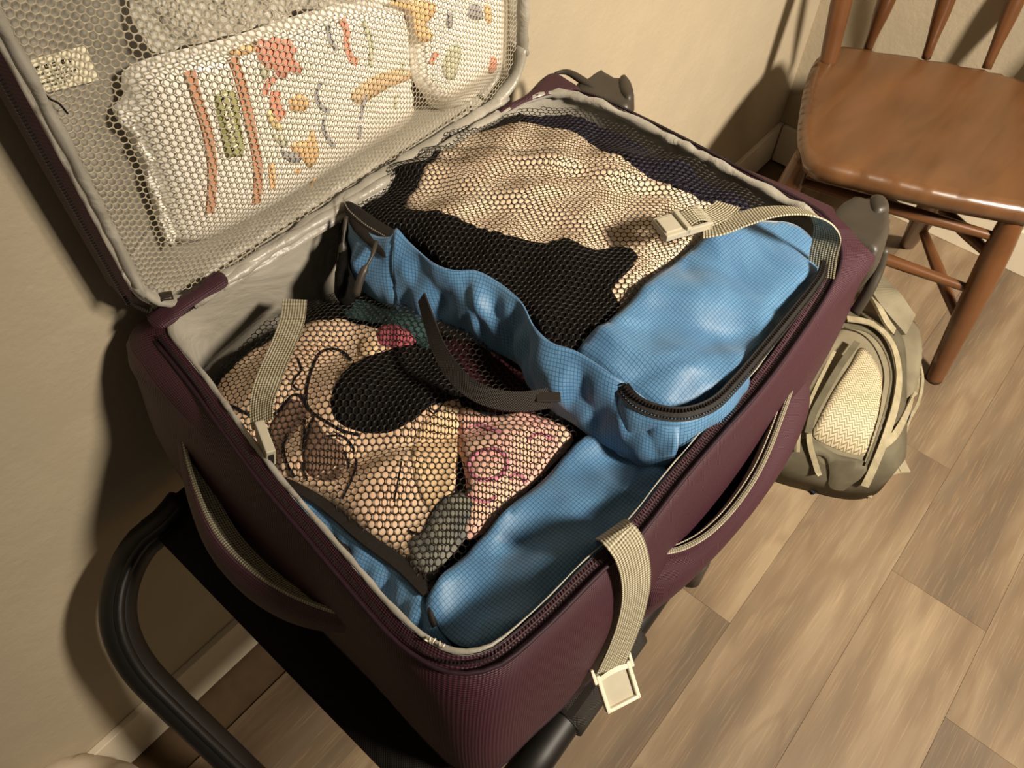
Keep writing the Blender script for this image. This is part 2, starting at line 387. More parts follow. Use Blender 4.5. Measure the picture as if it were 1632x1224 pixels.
def herring():
    mt, t, b = nt('herringbone_mesh', .6, .3); k = 1 / .0120
    uv = coord(t, 'UV', (k, k, 1)); sp = t.nodes.new('ShaderNodeSeparateXYZ'); t.links.new(uv, sp.inputs[0])
    zig = mth(t, 'ABSOLUTE', mth(t, 'SUBTRACT', mth(t, 'FRACT', sp.outputs[1]), .5))
    ph = mth(t, 'FRACT', mth(t, 'ADD', mth(t, 'MULTIPLY', sp.outputs[0], 2.0), mth(t, 'MULTIPLY', zig, 2.2)))
    g = mth(t, 'MULTIPLY', mth(t, 'LESS_THAN', ph, .42), mth(t, 'GREATER_THAN', mth(t, 'ABSOLUTE', mth(t, 'SUBTRACT', zig, .25)), -.19))
    t.links.new(mixc(t, g, lin((186, 172, 142)), lin((124, 114, 92))), b.inputs['Base Color']); bump(t, b, g, -.6, .001); return mt
M_herr = herring()
M_bed = cloth('white_bag_film', (206, 190, 168), (190, 174, 152), 12, .5, bmp=.5)

# ------------------------------------------------------------------ the setting
def plankrow():
    fl = bpy.data.objects.new('floor', None); col.objects.link(fl); struct(fl)
    sub = box('subfloor', (-1.6, -1.35, -.012), (3.6, 2.9, .012), M_floor_gap, fl)
    W = .1735; y0 = -.2575 + .1735          # a seam runs at y = -0.604
    base = None; L = 1.22
    starts = {0: -.35, 1: -.75, 2: -1.22, 3: -.15, 4: -.94, 5: -.5, 6: -1.1, 7: -.2}
    for r in range(9):
        ya = y0 - r * W; yb = ya - W; ya = min(ya, -.001)
        s = {2: -1.22, 3: -.66, 4: -.94}.get(r, -random.random() * L)
        x = s
        while x < 0: x += L
        while x > -3.2:
            xa, xb = max(x - L, -3.3), min(x, -.001); x -= L
            if xb - xa < .02: continue
            o = box('plank', (0, 0, 0), (1, 1, 1), None, fl)
            me = o.data; g = .00012
            co = A([v.co[:] for v in me.vertices]); cx, cy = (xa + xb) / 2, (ya + yb) / 2
            co = co * A([xb - xa - 2 * g, ya - yb - 2 * g, .006]) + A([0, 0, -.003])
            me.vertices.foreach_set('co', co.ravel()); me.materials.append(M_floor); o.location = (cx, cy, 0)
            bv = o.modifiers.new('bevel', 'BEVEL'); bv.width = .0004; bv.segments = 1
plankrow()
struct(box('wall_left', (-1.5, .05, 1.3), (3.8, .1, 2.6), M_wall))
struct(box('wall_right', (.05, -1.35, 1.3), (.1, 2.7, 2.6), M_wall))
struct(box('baseboard_left', (-1.5, -.006, .054), (3.6, .012, .108), M_base, bev=.0015))
struct(box('baseboard_right', (-.006, -1.35, .054), (.012, 2.67, .108), M_base, bev=.0015))

# ------------------------------------------------------------------ chair
def chair():
    ch = thing('dining_chair', 'orange-brown wooden spindle-back chair in the corner of the room', 'chair'); ZS = .46
    # seat outline
    px = [(1300, 92), (1318, 76), (1345, 70), (1440, 84), (1540, 101), (1612, 118), (1680, 148), (1735, 200), (1748, 262), (1728, 318), (1700, 338), (1632, 333), (1500, 308), (1400, 284), (1330, 268), (1300, 258), (1281, 240), (1274, 210), (1276, 180), (1285, 130)]
    P = A([PZ(x, y, ZS)[:2] for x, y in px]); c = P.mean(0)
    u = nrm(PZ(1480, 92, ZS)[:2] - PZ(1400, 79, ZS)[:2]); f = nrm(A([P[13] - P[4]]))[0]
    out = spline(P, closed=True, n=96); V, F = cdt(out, .012); d, _ = pdist(V, out)
    ax = nrm(PZ(1480, 92, ZS)[:2] - PZ(1500, 308, ZS)[:2]); ay = A([-ax[1], ax[0]])
    q = (V - c) @ np.stack([ax, ay], 1); xx, yy = q[:, 0], q[:, 1]
    saddle = .011 * np.exp(-((xx / .13) ** 4 + (yy / .165) ** 4))
    edge = .012 * (1 - np.sqrt(np.clip(1 - (1 - np.clip(d / .014, 0, 1)) ** 2, 0, 1)))
    n = len(V); top = np.column_stack([V, ZS - saddle - edge]); shr = V + (c - V) * .03; bot = np.column_stack([shr, np.full(n, ZS - .042) + edge * .3])
    W = np.concatenate([top, bot]); FF = list(F) + [tuple(i + n for i in g[::-1]) for g in F]; e = {}
    for g in F:
        for i in range(len(g)): e[(g[i], g[(i + 1) % len(g)])] = 1
    for a, b in list(e):
        if (b, a) not in e: FF.append((b, a, a + n, b + n))
    mk('seat', W, FF, M_chair, ch)
    legprof = [(0, .0175), (.15, .0195), (.5, .0235), (.75, .0245), (.92, .021), (1, .018)]
    FR = PZ(1488, 604, 0); RR = PZ(1447, 388, 0); tFR = PZ(1624, 330, .44); tRR = PZ(1502, 300, .44)
    FL = A([-.66, -.30, 0]); tFL = PZ(1283, 246, .44); FL = tFL + (tFL - A([0, 0, .44]) - tFL); 
    # front left leg splays toward the suitcase
    pf = PZ(1252, 308, .33); FL = tFL + (pf - tFL) * (.44 / .11); FL[2] = 0
    tRL = A([tFL[0] + (tRR[0] - tFR[0]) * .95, tFL[1] + (tRR[1] - tFR[1]) * .95, .44]); RL = PZ(1262, 300, 0); tRL = PZ(1335, 135, .44)
    def leg(a, b): return lathe('leg', a, b, legprof, M_leg, ch)
    leg(FR, tFR); leg(RR, tRR); leg(FL, tFL); leg(RL, tRL)
    def on(a, b, z): return a + (b - a) * (z / b[2])
    def st(p, q): lathe('stretcher', p, q, [(0, .0075), (.12, .0095), (.5, .0125), (.88, .0095), (1, .0075)], M_leg, ch, 12)
    def zat(a, b, x, y):   # height on a leg where it is seen at that pixel
        best = min(np.linspace(.02, .43, 120), key=lambda z: np.linalg.norm(PZ(x, y, z) - on(a, b, z))); return best
    for (x, y) in ((1608, 386), (1558, 466)):
        z = zat(FR, tFR, x, y); st(on(FR, tFR, z), on(FL, tFL, z))
    for (x, y) in ((1592, 415), (1530, 520)):
        z = zat(FR, tFR, x, y); st(on(FR, tFR, z), on(RR, tRR, z + .035)); st(on(FL, tFL, z), on(RL, tRL, z + .035))
    z = .2; st(on(RL, tRL, z), on(RR, tRR, z))
    # back
    def up(x, y, tx, ty, zt): return PZ(x, y, ZS - .012), PZ(tx, ty, zt)
    def back(p, q, pr, nm, h=.94):
        d = (q - p); q2 = p + d * ((h - p[2]) / d[2]); lathe(nm, p, q2, pr, M_leg, ch); return q2
    yb = []
    b1, t1 = up(1318, 106, 1342, 0, .57)
    yb.append(back(b1, t1, [(0, .0165), (.1, .0185), (.35, .0215), (.7, .018), (1, .014)], 'back_post'))
    for x, y, tx in ((1383, 77, 1413), (1476, 92, 1508), (1572, 109, 1619)):
        a, b = up(x, y, tx, 0, .57); 
        yb.append(back(a, b, [(0, .0095), (.08, .0110), (.26, .0175), (.55, .013), (1, .008)], 'spindle'))
    dlt = yb[-1] - yb[-2]
    a = PZ(1655, 128, ZS - .012); yb.append(back(a, a + (b - PZ(1572, 109, ZS - .012)) + A([0, -.01, 0]), [(0, .0095), (.08, .0110), (.26, .0175), (.55, .013), (1, .008)], 'spindle'))
    a = PZ(1712, 200, ZS - .012); yb.append(back(a, a + (t1 - b1) + A([0.01, -.03, 0]), [(0, .0165), (.1, .0185), (.35, .0215), (.7, .018), (1, .014)], 'back_post'))
    c0 = spline([p for p in yb], n=30); G = []
    for p in c0:
        G.append([p + A([.008, 0, -.035]), p + A([.012, 0, .01]), p + A([.006, 0, .055]), p + A([-.010, 0, .055]), p + A([-.014, 0, .01]), p + A([-.010, 0, -.035]), p + A([.008, 0, -.035])])
    grid('top_rail', G, M_chair, ch)
chair()

# ------------------------------------------------------------------ luggage bench under the case
def rack():
    rk = thing('luggage_rack', 'black tubular luggage rack carrying the open plum suitcase', 'luggage rack')
    ZT = .512
    G = [[(x, y, ZT - .012 * math.sin(math.pi * (x + 1.80) / .72) * math.sin(math.pi * min(max((y + .50) / .44, 0), 1))) for y in np.linspace(-.50, -.03, 20)] for x in np.linspace(-1.80, -1.08, 30)]
    grid('seat_fabric', G, M_blackfab, rk, solid=.006)
    pts = [(292, 800, .505), (262, 836, .505), (226, 866, .50), (200, 910, .495), (188, 960, .482), (194, 1012, .458), (222, 1065, .42), (272, 1118, .375), (345, 1188, .31)]
    P = [PZ(*p) for p in pts]; d = nrm(P[-1] - P[-2]); P.append(P[-1] + (P[-1] - P[-2]) * (P[-1][2] - .012) / (P[-2][2] - P[-1][2]))
    T0 = spline(P, ds=.012); tube('leg', T0, .0195, M_tube, rk, 14)
    tube('groove_cover', T0[:62] + A([-.0, -.012, .014]), .006, M_tube, rk, 6)
    tube('foot_cap', [T0[-1] + A([0, 0, .03]), T0[-1] + A([0, 0, -.008])], .024, M_blackpl, rk, 14)
    tube('side_rail', spline([(-1.79, -.05, .492), (-1.2, -.05, .492), (-1.09, -.05, .492)], ds=.03), .018, M_tube, rk, 12)
    # front rail
    a = PZ(1045, 938, .468); b = PZ(862, 1196, .468); dr = b - a
    F0 = a - dr * .9; F1 = b + dr * .25
    tube('side_rail', [F0, a, b, F1], .0195, M_tube, rk, 16)
    s0, s1 = PZ(1003, 1003, .468), PZ(898, 1148, .468)
    stf = tube('mesh_sleeve', spline([s0, (s0 + s1) / 2, s1], ds=.01), .0235, M_webblack, rk, 18)
    tube('leg', spline([F1, F1 + A([-.05, 0, -.02]), F1 + A([-.07, -.005, -.09]), F1 + A([-.08, -.005, -.3]), (F1[0] - .085, F1[1] - .005, .01)], ds=.03), .0195, M_tube, rk, 14)
    ft = PZ(1101, 918, .012); tube('leg', spline([F0 + A([-.02, 0, 0]), F0 + A([.03, 0, -.02]), (F0[0] + .045, F0[1], .38), (ft[0] + .05, ft[1] + .01, .2), ft], ds=.03), .0165, M_tube, rk, 14)
    tube('foot_cap', [ft + A([.012, 0, .05]), ft + A([0, 0, -.011])], [.0180, .0195], M_blackpl, rk, 16)
    tube('leg', spline([(-1.09, -.05, .49), (-1.05, -.05, .46), (-1.04, -.05, .3), (-1.03, -.05, .01)], ds=.03), .0175, M_tube, rk, 12)
rack()

# ------------------------------------------------------------------ suitcase
SC = thing('suitcase', 'plum nylon suitcase lying open with grey lining and straps', 'suitcase')
ZR = .774; CC = A([-1.41, -.285]); NT = 260; TH = np.linspace(-math.pi, math.pi, NT, endpoint=False)
def byang(P, n=None):
    s = spline(P, closed=True, n=900); r = s[:, :2] - CC; a = np.arctan2(r[:, 1], r[:, 0]); o = np.argsort(a); R = np.linalg.norm(r, axis=1)
    rr = np.interp(TH, a[o], R[o], period=2 * math.pi); return np.stack([CC[0] + rr * np.cos(TH), CC[1] + rr * np.sin(TH)], 1)
rimpx = [(268, 530), (275, 500), (300, 478), (345, 455), (450, 392), (560, 325), (700, 243), (790, 186), (840, 158), (885, 147), (940, 158), (1000, 185), (1080, 225), (1160, 268), (1220, 300), (1262, 322), (1300, 345), (1318, 375), (1322, 410), (1305, 450), (1270, 505), (1200, 600), (1120, 690), (1060, 760), (1000, 835), (930, 900), (860, 970), (800, 1022), (770, 1038), (740, 1043), (700, 1033), (640, 990), (560, 900), (500, 830), (440, 760), (380, 680), (330, 610), (290, 560)]
RIM = byang([PZ(x, y, ZR)[:2] for x, y in rimpx])
def off(C, d):
    t = nrm(np.roll(C, -1, 0) - np.roll(C, 1, 0)); n = np.stack([t[:, 1], -t[:, 0]], 1); return C + n * d
def ring(C, z): return np.column_stack([C, np.full(len(C), z)])
BUL = byang([(-1.695, -.015), (-1.728, -.030), (-1.748, -.09), (-1.753, -.17), (-1.756, -.28), (-1.758, -.38), (-1.762, -.45), (-1.760, -.495), (-1.74, -.518), (-1.69, -.526), (-1.60, -.538), (-1.5, -.536), (-1.36, -.536), (-1.22, -.532), (-1.13, -.524), (-1.102, -.516), (-1.089, -.500), (-1.086, -.3), (-1.090, -.07), (-1.105, -.025), (-1.2, -.012), (-1.5, -.012)])
o1 = off(RIM, .010); mid = o1 * .45 + BUL * .55
wob = lambda k, a: a * np.sin(TH * k + .7)
wgt = lambda a0, w0: np.exp(-(((TH - a0 + math.pi) % (2 * math.pi) - math.pi) / w0) ** 2)[:, None]
cor = np.clip(wgt(math.atan2(-.22, .33), .30) + .6 * wgt(0, .6) + .8 * wgt(math.atan2(.25, -.31), .35), 0, 1)   # where the case keeps its square shoulder
mx = lambda b: o1 * (1 - np.maximum(b, cor * .93)) + BUL * np.maximum(b, cor * .93)
rings = [ring(off(RIM, .001), ZR - .001), ring(off(RIM, .006), ZR + .0015), ring(o1, ZR - .001), ring(mx(.2), ZR - .016), ring(mx(.55), ZR - .035), ring(mx(.85) + wob(9, .0015)[:, None], ZR - .075), ring(BUL, ZR - .12), ring(BUL, ZR - .19), ring(off(BUL, -.012), ZR - .232), ring(off(BUL, -.06), ZR - .243), ring(CC + (BUL - CC) * .02, ZR - .243)]
ringsA = np.stack(rings, 1)
# smooth in v
def refine(G, k=4):
    n, m_ = G.shape[:2]; o = []
    for i in range(n): o.append(spline(G[i], n=m_ * k))
    return A(o)
body = grid('body', refine(ringsA, 3), M_purple, SC, closed=True)
# lining
l0 = off(RIM, .0005); lin_r = [ring(l0, ZR), ring(off(RIM, -.002), ZR - .006), ring(off(RIM, -.004) + wob(23, .0012)[:, None], ZR - .03), ring(off(RIM, -.007) + wob(17, .002)[:, None], ZR - .08), ring(off(RIM, -.016), ZR - .16), ring(off(RIM, -.035), ZR - .215), ring(CC + (RIM - CC) * .02, ZR - .216)]
grid('lining', refine(np.stack(lin_r, 1), 3), M_lining, SC, closed=True)
pp = ring(off(RIM, -.0020), ZR - .0005); pp[:, 2] += .0012 * np.sin(TH * 41) * np.cos(TH * 7); thk = .0006 + .0018 * (RIM[:, 1] > -.49) + .003 * (RIM[:, 0] > -1.17) * (RIM[:, 1] > -.46); thk = np.convolve(np.tile(thk, 3), np.ones(9) / 9, 'same')[NT:2 * NT]
tube('lining_piping', pp, thk * (1 + .2 * np.sin(TH * 53 + np.sin(TH * 11) * 3)), M_lining, SC, 8, closed=True)
def teeth(name, C, mat, parent, step=.0028, size=(.0012, .0030, .0014), up=None):
    C = np.asarray(C); V = []; F = []; s = np.concatenate([[0], np.cumsum(np.linalg.norm(np.diff(C, axis=0), axis=1))]); n = int(s[-1] / step)
    q = np.stack([np.interp(np.linspace(0, s[-1], n), s, C[:, d]) for d in range(3)], 1); T = nrm(np.gradient(q, axis=0))
    for p, t in zip(q, T):
        u_ = A([0, 0, 1.]) if up is None else A(up); b_ = nrm(np.cross(u_, t)); u2 = np.cross(t, b_); k = len(V)
        for a in (-.5, .5):
            for b in (-.5, .5):
                for c in (-.5, .5): V.append(p + t * a * size[0] + b_ * b * size[1] + u2 * c * size[2])
        F += [tuple(k + i for i in f) for f in ((0, 1, 3, 2), (4, 6, 7, 5), (0, 4, 5, 1), (2, 3, 7, 6), (0, 2, 6, 4), (1, 5, 7, 3))]
    return stuff(mk(name, V, F, mat, parent, smooth=False))
# zipper runs round the three free sides
def span(C, a0, a1):
    k = (TH >= a0) & (TH <= a1); return C[k]
zc = ring(off(RIM, .0075), ZR + .0022); ang = lambda x, y: math.atan2(y - CC[1], x - CC[0])
aL, aR = ang(-1.68, -.07), ang(-1.15, -.07)   # hinge corners
sel = np.where((TH > aL) | (TH < aR))[0]
i0 = np.where(TH > aL)[0]; i1 = np.where(TH < aR)[0]; zpath = np.concatenate([zc[i0], zc[i1]])
teeth('zipper_teeth', zpath, M_teethd, SC)
tube('zipper_tape', np.concatenate([ring(off(RIM, .0125), ZR - .002)[i0], ring(off(RIM, .0125), ZR - .002)[i1]]), .0019, M_purple2, SC, 6)
# base seam piping
tube('seam_piping', ring(off(BUL, -.006), ZR - .226), .0035, M_purple2, SC, 6, closed=True)
# vertical corner seam at the handle end, front
kk = int(np.argmin(np.abs(TH - math.atan2(-.505 - CC[1], -1.712 - CC[0])))); rowk = refine(ringsA[kk:kk + 1], 4)[0]; od = nrm(A([rowk[20][0] - CC[0], rowk[20][1] - CC[1], 0]))
tube('seam_piping', rowk[16:36] + od * .0005 + A([0, 0, .0005]), .0048, M_purple, SC, 8)
# front pocket pouch
def pocket():
    pip = spline([PZ(1283, 528, .715), PZ(1272, 575, .70), PZ(1250, 645, .69), PZ(1215, 735, .68), PZ(1175, 800, .675), PZ(1130, 848, .675), PZ(1085, 874, .68), PZ(1040, 882, .69), PZ(1005, 880, .70)], n=60)
    G = []
    for i, p in enumerate(pip):
        u = i / 59; a = math.sin(math.pi * u) ** .6
        base = p[1]
        c_ = [p + A([0, .004, -.002]), p, p + A([0, -.004 * a, -.012]), A([p[0], -.536 - .030 * a, .640]), A([p[0], -.536 - .026 * a, .600]), A([p[0], -.534 - .012 * a, .560]), A([p[0], -.528, .545])]
        G.append(spline(c_, n=22))
    grid('front_pocket', G, M_purple, SC, solid=.002)
    tube('pocket_piping', pip + A([0, -.001, .002]), .0026, M_web, SC, 8)
    inner = pip + A([0, .006, -.003]); strap('pocket_lip', inner, np.tile([0, .3, -1.], (60, 1)), .012, .001, M_web, SC)
pocket()
# end carry handle
def handle():
    pc = [(290, 622, .735), (290, 670, .722), (300, 730, .71), (318, 790, .70), (345, 848, .695), (388, 898, .69), (446, 940, .69), (520, 972, .70), (602, 990, .722)]
    C = spline([PZ(*p) for p in pc], n=60)
    S = nrm(A([CC[0], CC[1], ZR])[None] - C); G = []
    for i, p in enumerate(C):
        u = i / 59; a = math.sin(math.pi * u) ** .8; out = nrm(A([p[0] - CC[0], (p[1] - CC[1]), 0]))
        G.append([p + A([0, 0, .002]) , p + out * (.006 * a) + A([0, 0, -.004]), p + out * (.012 * a) + A([0, 0, -.018 * a - .002]), p + out * .010 * a + A([0, 0, -.045 * a - .004]), p + out * .000 + A([0, 0, -.062 * a - .006])])
    grid('carry_handle', refine(A(G), 3), M_purple, SC, solid=.003)
    tube('handle_piping', C + A([0, 0, .003]), .0024, M_web, SC, 8)
    k = slice(6, 54); Q = C[k].copy(); inn = A([nrm(A([CC[0] - p[0], CC[1] - p[1], 0])) for p in Q]); w_ = A([.004 + .014 * math.sin(math.pi * i / 47) for i in range(48)])
    strap('handle_lining', Q + inn * w_[:, None] * .45 + A([0, 0, -.003]) - A([0, 0, 1])[None] * w_[:, None] * .5, inn - A([0, 0, .8]), w_, .0012, M_web, SC)
handle()
# wheel housings at the far end
def lump(px, z, th, r):
    P = A([PZ(x, y, z)[:2] for x, y in px])
    return mound('wheel_housing', P, lambda p, d: np.stack([p[:, 0], p[:, 1], z - d + 0 * p[:, 0]], 1), M_blackpl, SC, .006, th, r)
lump([(1318, 338), (1336, 318), (1360, 304), (1380, 308), (1392, 303), (1418, 311), (1423, 328), (1430, 345), (1426, 372), (1412, 397), (1398, 404), (1360, 386), (1320, 362)], .768, .075, .010)
lump([(912, 128), (932, 118), (946, 108), (962, 105), (984, 118), (994, 113), (1010, 126), (1015, 150), (1012, 166), (996, 172), (950, 160), (918, 146)], .768, .075, .010)
for px in ([(1386, 306), (1400, 302), (1420, 311), (1425, 330), (1406, 338), (1388, 330)], [(984, 117), (996, 112), (1010, 124), (1015, 148), (1000, 156), (986, 142)]):
    P = A([PZ(x, y, .773)[:2] for x, y in px]); mound('wheel', P, lambda p, d: np.stack([p[:, 0], p[:, 1], .773 - d + 0 * p[:, 0]], 1), M_blackpl, SC, .004, .05, .009)
tube('corner_guard', spline([PZ(1408, 396, .735), PZ(1400, 428, .712), PZ(1385, 462, .69), PZ(1362, 498, .66)], n=20), .0065, M_blackpl, SC, 8, flat=.7)
ear = [PZ(884, 117, .774), PZ(904, 115, .774), PZ(928, 128, .770), PZ(962, 150, .762)]
tube('corner_guard', spline(ear, n=20), [.0015 + .0035 * math.sin(math.pi * i / 19) for i in range(20)], M_blackpl, SC, 8)

# ---- lid: stands upright on the hinge, its back toward the wall
LX0, LX1, LZ0, LZ1, YL = -1.700, -1.158, .772, 1.225, -.062
def rrect(x0, x1, z0, z1, r, n=40):
    P = []
    for cx, cz, a0 in ((x1 - r, z0 + r, -90), (x1 - r, z1 - r, 0), (x0 + r, z1 - r, 90), (x0 + r, z0 + r, 180)):
        for k in range(n): a = math.radians(a0 + 90 * k / (n - 1)); P.append((cx + r * math.cos(a), cz + r * math.sin(a)))
    P = A(P); return spline(P, closed=True, n=240, sub=2)
LR = rrect(LX0, LX1, LZ0, LZ1, .062)
LC = LR.mean(0)
def lring(d, y): q = LR - LC; s = 1 - d / np.linalg.norm(q, axis=1, keepdims=True); r = LC + q * s; return np.column_stack([r[:, 0], np.full(len(r), y), r[:, 1]])
lidr = [lring(.006, YL + .001), lring(.003, YL - .001), lring(.0, YL + .002), lring(-.001, YL + .012), lring(.004, YL + .030), lring(.02, YL + .036), lring(.35, YL + .036)]
grid('lid_shell', refine(np.stack(lidr, 1), 3), M_purple, SC, closed=True)
ll = [lring(.006, YL + .001), lring(.010, YL + .004), lring(.012, YL + .020), lring(.03, YL + .024), lring(.35, YL + .024)]
grid('lid_lining', refine(np.stack(ll, 1), 3), M_lining, SC, closed=True)
t_ = np.linspace(0, 2 * math.pi, 240, endpoint=False)
P_ = lring(.014, YL - .002); P_[:, 1] += .0015 * np.sin(t_ * 37) * np.sin(t_ * 5)
tube('lid_edge_binding', P_, .0075 + .0010 * np.sin(t_ * 61 + 2 * np.sin(t_ * 13)), M_lining, SC, 10, closed=True, flat=.6)
teeth('zipper_teeth', np.concatenate([lring(-.0015, YL + .004)[30:240], lring(-.0015, YL + .004)[:1]]), M_teethd, SC, up=(0, -1, 0))
# hinge flap, purple end pieces
hf = spline([PZ(345, 449, .782), PZ(450, 388, .784), PZ(560, 322, .784), PZ(700, 240, .784), PZ(795, 184, .784)], n=50)
tube('hinge_binding', hf, .0062 + .0006 * np.sin(np.arange(50) * 1.3), M_lining, SC, 8)
hg = A([[p + A([0, -.010, -.002 - .004]), p + A([0, 0, .002]), A([p[0], YL + .003, LZ0 + .004]), A([p[0], YL + .012, LZ0 + .012])] for p in hf]); grid('hinge_flap', refine(hg, 3), M_lining, SC, solid=.0015)
for z, px in ((.798, [(232, 500), (262, 480), (300, 460), (345, 429), (362, 450), (324, 473), (294, 494), (272, 514), (248, 520)]), (.778, [(788, 184), (800, 168), (838, 148), (862, 124), (882, 113), (905, 124), (925, 140), (884, 146), (842, 158), (815, 172)])):
    P = A([PZ(x, y, z)[:2] for x, y in px]); mound('hinge_gusset', P, lambda p, d: np.stack([p[:, 0], p[:, 1], z - d + 0 * p[:, 0]], 1), M_purple, SC, .005, .006, .003)
pz = PZ(262, 476, .806)
tube('zipper_pull', spline([pz + A([.006, -.006, .004]), pz + A([-.004, -.002, .006]), pz + A([-.012, 0, .0])], n=8), .0058, M_metal, SC, 8, flat=.4)
ringc = PZ(249, 493, .794); tube('zipper_pull', [ringc + A([.005 * math.cos(a), .001 * math.sin(a), .005 * math.sin(a)]) for a in np.linspace(0, 6.28, 16, endpoint=False)], .0013, M_metal, SC, 6, closed=True)

# lid pocket surface: bulges forward over the packs
def gauss(x, z, cx, cz, sx, sz, p=4): return np.exp(-(np.abs((x - cx) / sx) ** p + np.abs((z - cz) / sz) ** p))
def YP(x, z):
    x = np.asarray(x, float); z = np.asarray(z, float)
    b = .040 * gauss(x, z, -1.475, .93, .155, .115) + .034 * gauss(x, z, -1.255, .93, .085, .16) + .03 * gauss(x, z, -1.45, 1.13, .16, .07)
    e = np.minimum(np.minimum(x - LX0, LX1 - x), z - LZ0); e = np.clip((e - .018) / .07, 0, 1); e = e * e * (3 - 2 * e)
    return YL + .004 + .016 * gauss(x, z, -1.63, 1.0, .05, .2, 2) * 0 - b * e
def MP(lift=0.0): return lambda p, dep: np.stack([p[:, 0], YP(p[:, 0], p[:, 1]) + lift + dep, p[:, 1]], 1)
inn = lring(.020, 0)[:, [0, 2]]
hexnet('mesh_pocket', inn[::4], MP(0), .0060, math.radians(-30), M_netw, SC, hole=.89, ridge=.0003)
def LP(px, lift=0.0):
    H = lambda x, z: YP(x, z) + lift
    return A([PYH(x, y, H)[[0, 2]] for x, y in px])
# sewn label on the lining
cp = A([PY(x, y, YL + .016)[[0, 2]] for x, y in [(40, 97), (136, 72), (157, 127), (63, 150)]])
MLab = lambda p, dep: np.stack([p[:, 0], np.full(len(p), YL + .016) + dep, p[:, 1]], 1)
lab = mk('sewn_label', MLab(cp, 0), [(0, 1, 2, 3)], M_card, SC, smooth=False, solid=.0006); lab['label'] = 'cream printed fabric label'
V = []; F = []; e1 = (cp[1] - cp[0]); e2 = (cp[3] - cp[0])
for row, (v0, ht, us) in enumerate(((.20, .13, [.10, .24, .37, .52, .64]), (.42, .05, np.arange(.08, .62, .07)), (.55, .05, np.arange(.10, .80, .07)), (.68, .05, np.arange(.10, .60, .08)), (.80, .05, np.arange(.12, .5, .08)))):
    for u_ in us:
        w0 = .05 if row == 0 else .045
        for (du, dv, ww, hh) in ((0, 0, w0 * .25, ht), (0, 0, w0, ht * .25), (w0 * .6, 0, w0 * .25, ht * random.choice([.5, 1])), (0, ht * .75, w0 * random.choice([.5, 1]), ht * .25)):
            k = len(V)
            for a, b in ((0, 0), (1, 0), (1, 1), (0, 1)):
                q = cp[0] + e1 * (u_ + du + a * ww) + e2 * (v0 + dv + b * hh); V.append((q[0], YL + .0145, q[1]))
            F.append((k, k + 1, k + 2, k + 3))
stuff(mk('label_print', V, F, M_ink, lab, smooth=False))
tube('loose_thread', spline([PY(62, 142, YL), PY(80, 158, YL - .004), PY(94, 165, YL - .005), PY(108, 181, YL - .003)], n=14), .0008, M_ink, SC, 5)

# ---- packs behind the mesh
def pack(name, label, cat, px, th=.03, lift=.0035):
    o = mound('film', LP(px, lift), MP(lift), M_pack, None, ds=.008, th=th, r=.016); o.name = name; tag(o, label, cat); return o
def decal(name, px, mat, parent, lift=.0028, ds=.006):
    P = LP(px, lift); P = spline(P, closed=True, ds=ds * .6); V, F = cdt(P, ds)
    return mk(name, MP(lift)(V, 0), F, mat, parent, V, solid=.0003)
def stroke(name, px, w_, mat, parent, lift=.0026):
    c = spline(LP(px, lift), ds=.004); p3 = MP(lift)(c, 0); T = nrm(np.gradient(p3, axis=0)); S = np.cross(T, A([0, -1., 0]))
    return strap(name, p3, S, w_, .0003, mat, parent)
pk1px = [(213, 128), (235, 112), (280, 97), (330, 85), (380, 72), (430, 55), (500, 32), (570, 14), (640, 8), (660, 30), (664, 80), (668, 140), (664, 190), (640, 215), (600, 240), (540, 275), (470, 315), (400, 355), (340, 388), (300, 396), (276, 392), (262, 350), (248, 300), (236, 262), (216, 220), (196, 190), (200, 176), (216, 170), (212, 150)]
pk1 = pack('diaper_pack', 'white film pack with terracotta stripes and green label behind lid mesh', 'pack', pk1px)
pk2 = pack('wipes_pack', 'white film pack with orange print in the right end of the lid', 'pack', [(640, -10), (700, -40), (800, -45), (808, 0), (806, 60), (795, 120), (765, 160), (725, 182), (700, 176), (690, 160), (672, 130), (668, 60), (655, 15)], .028)
stroke('printed_stripe', [(302, 112), (318, 165), (333, 215), (340, 270), (336, 340)], .0085, I_brown, pk1)
stroke('printed_stripe', [(372, 92), (388, 145), (400, 200), (411, 260), (409, 325)], .0085, I_brown, pk1)
grn = decal('green_panel', [(342, 158), (348, 150), (364, 145), (376, 152), (384, 200), (388, 246), (372, 250), (360, 250), (352, 210)], I_green, pk1)
gl = []
for i, (x, y) in enumerate([(361, 160), (364, 172), (366, 184), (368, 197), (371, 209), (373, 221), (375, 233)]):
    P0 = PYH(x, y, lambda a, b: YP(a, b) + .0022); V = []
    s = .0036
    for (a0, b0, a1, b1) in random.sample([(-1, -1, -.5, 1), (-1, .5, 1, 1), (-1, -1, 1, -.5), (.5, -1, 1, 1), (-1, -.25, 1, .25)], 3):
        gl.append([(P0[0] + a * s, P0[1], P0[2] + b * s * .9) for a, b in ((a0, b0), (a1, b0), (a1, b1), (a0, b1))])
stuff(mk('white_lettering', [p for q in gl for p in q], [tuple(range(4 * i, 4 * i + 4)) for i in range(len(gl))], I_white, grn, smooth=False))
decal('printed_shape', [(408, 72), (416, 62), (428, 66), (438, 57), (450, 64), (462, 60), (466, 72), (476, 82), (468, 88), (474, 100), (484, 108), (476, 118), (462, 114), (456, 126), (444, 124), (438, 112), (424, 108), (414, 96)], I_red, pk1)
decal('printed_shape', [(366, 84), (385, 73), (408, 72), (404, 84), (380, 88)], I_orange, pk1)
stroke('printed_line', [(440, 122), (426, 136), (422, 152)], .0055, I_red, pk1)
stroke('printed_line', [(440, 146), (438, 165), (444, 178), (452, 188)], .0095, I_coral, pk1)
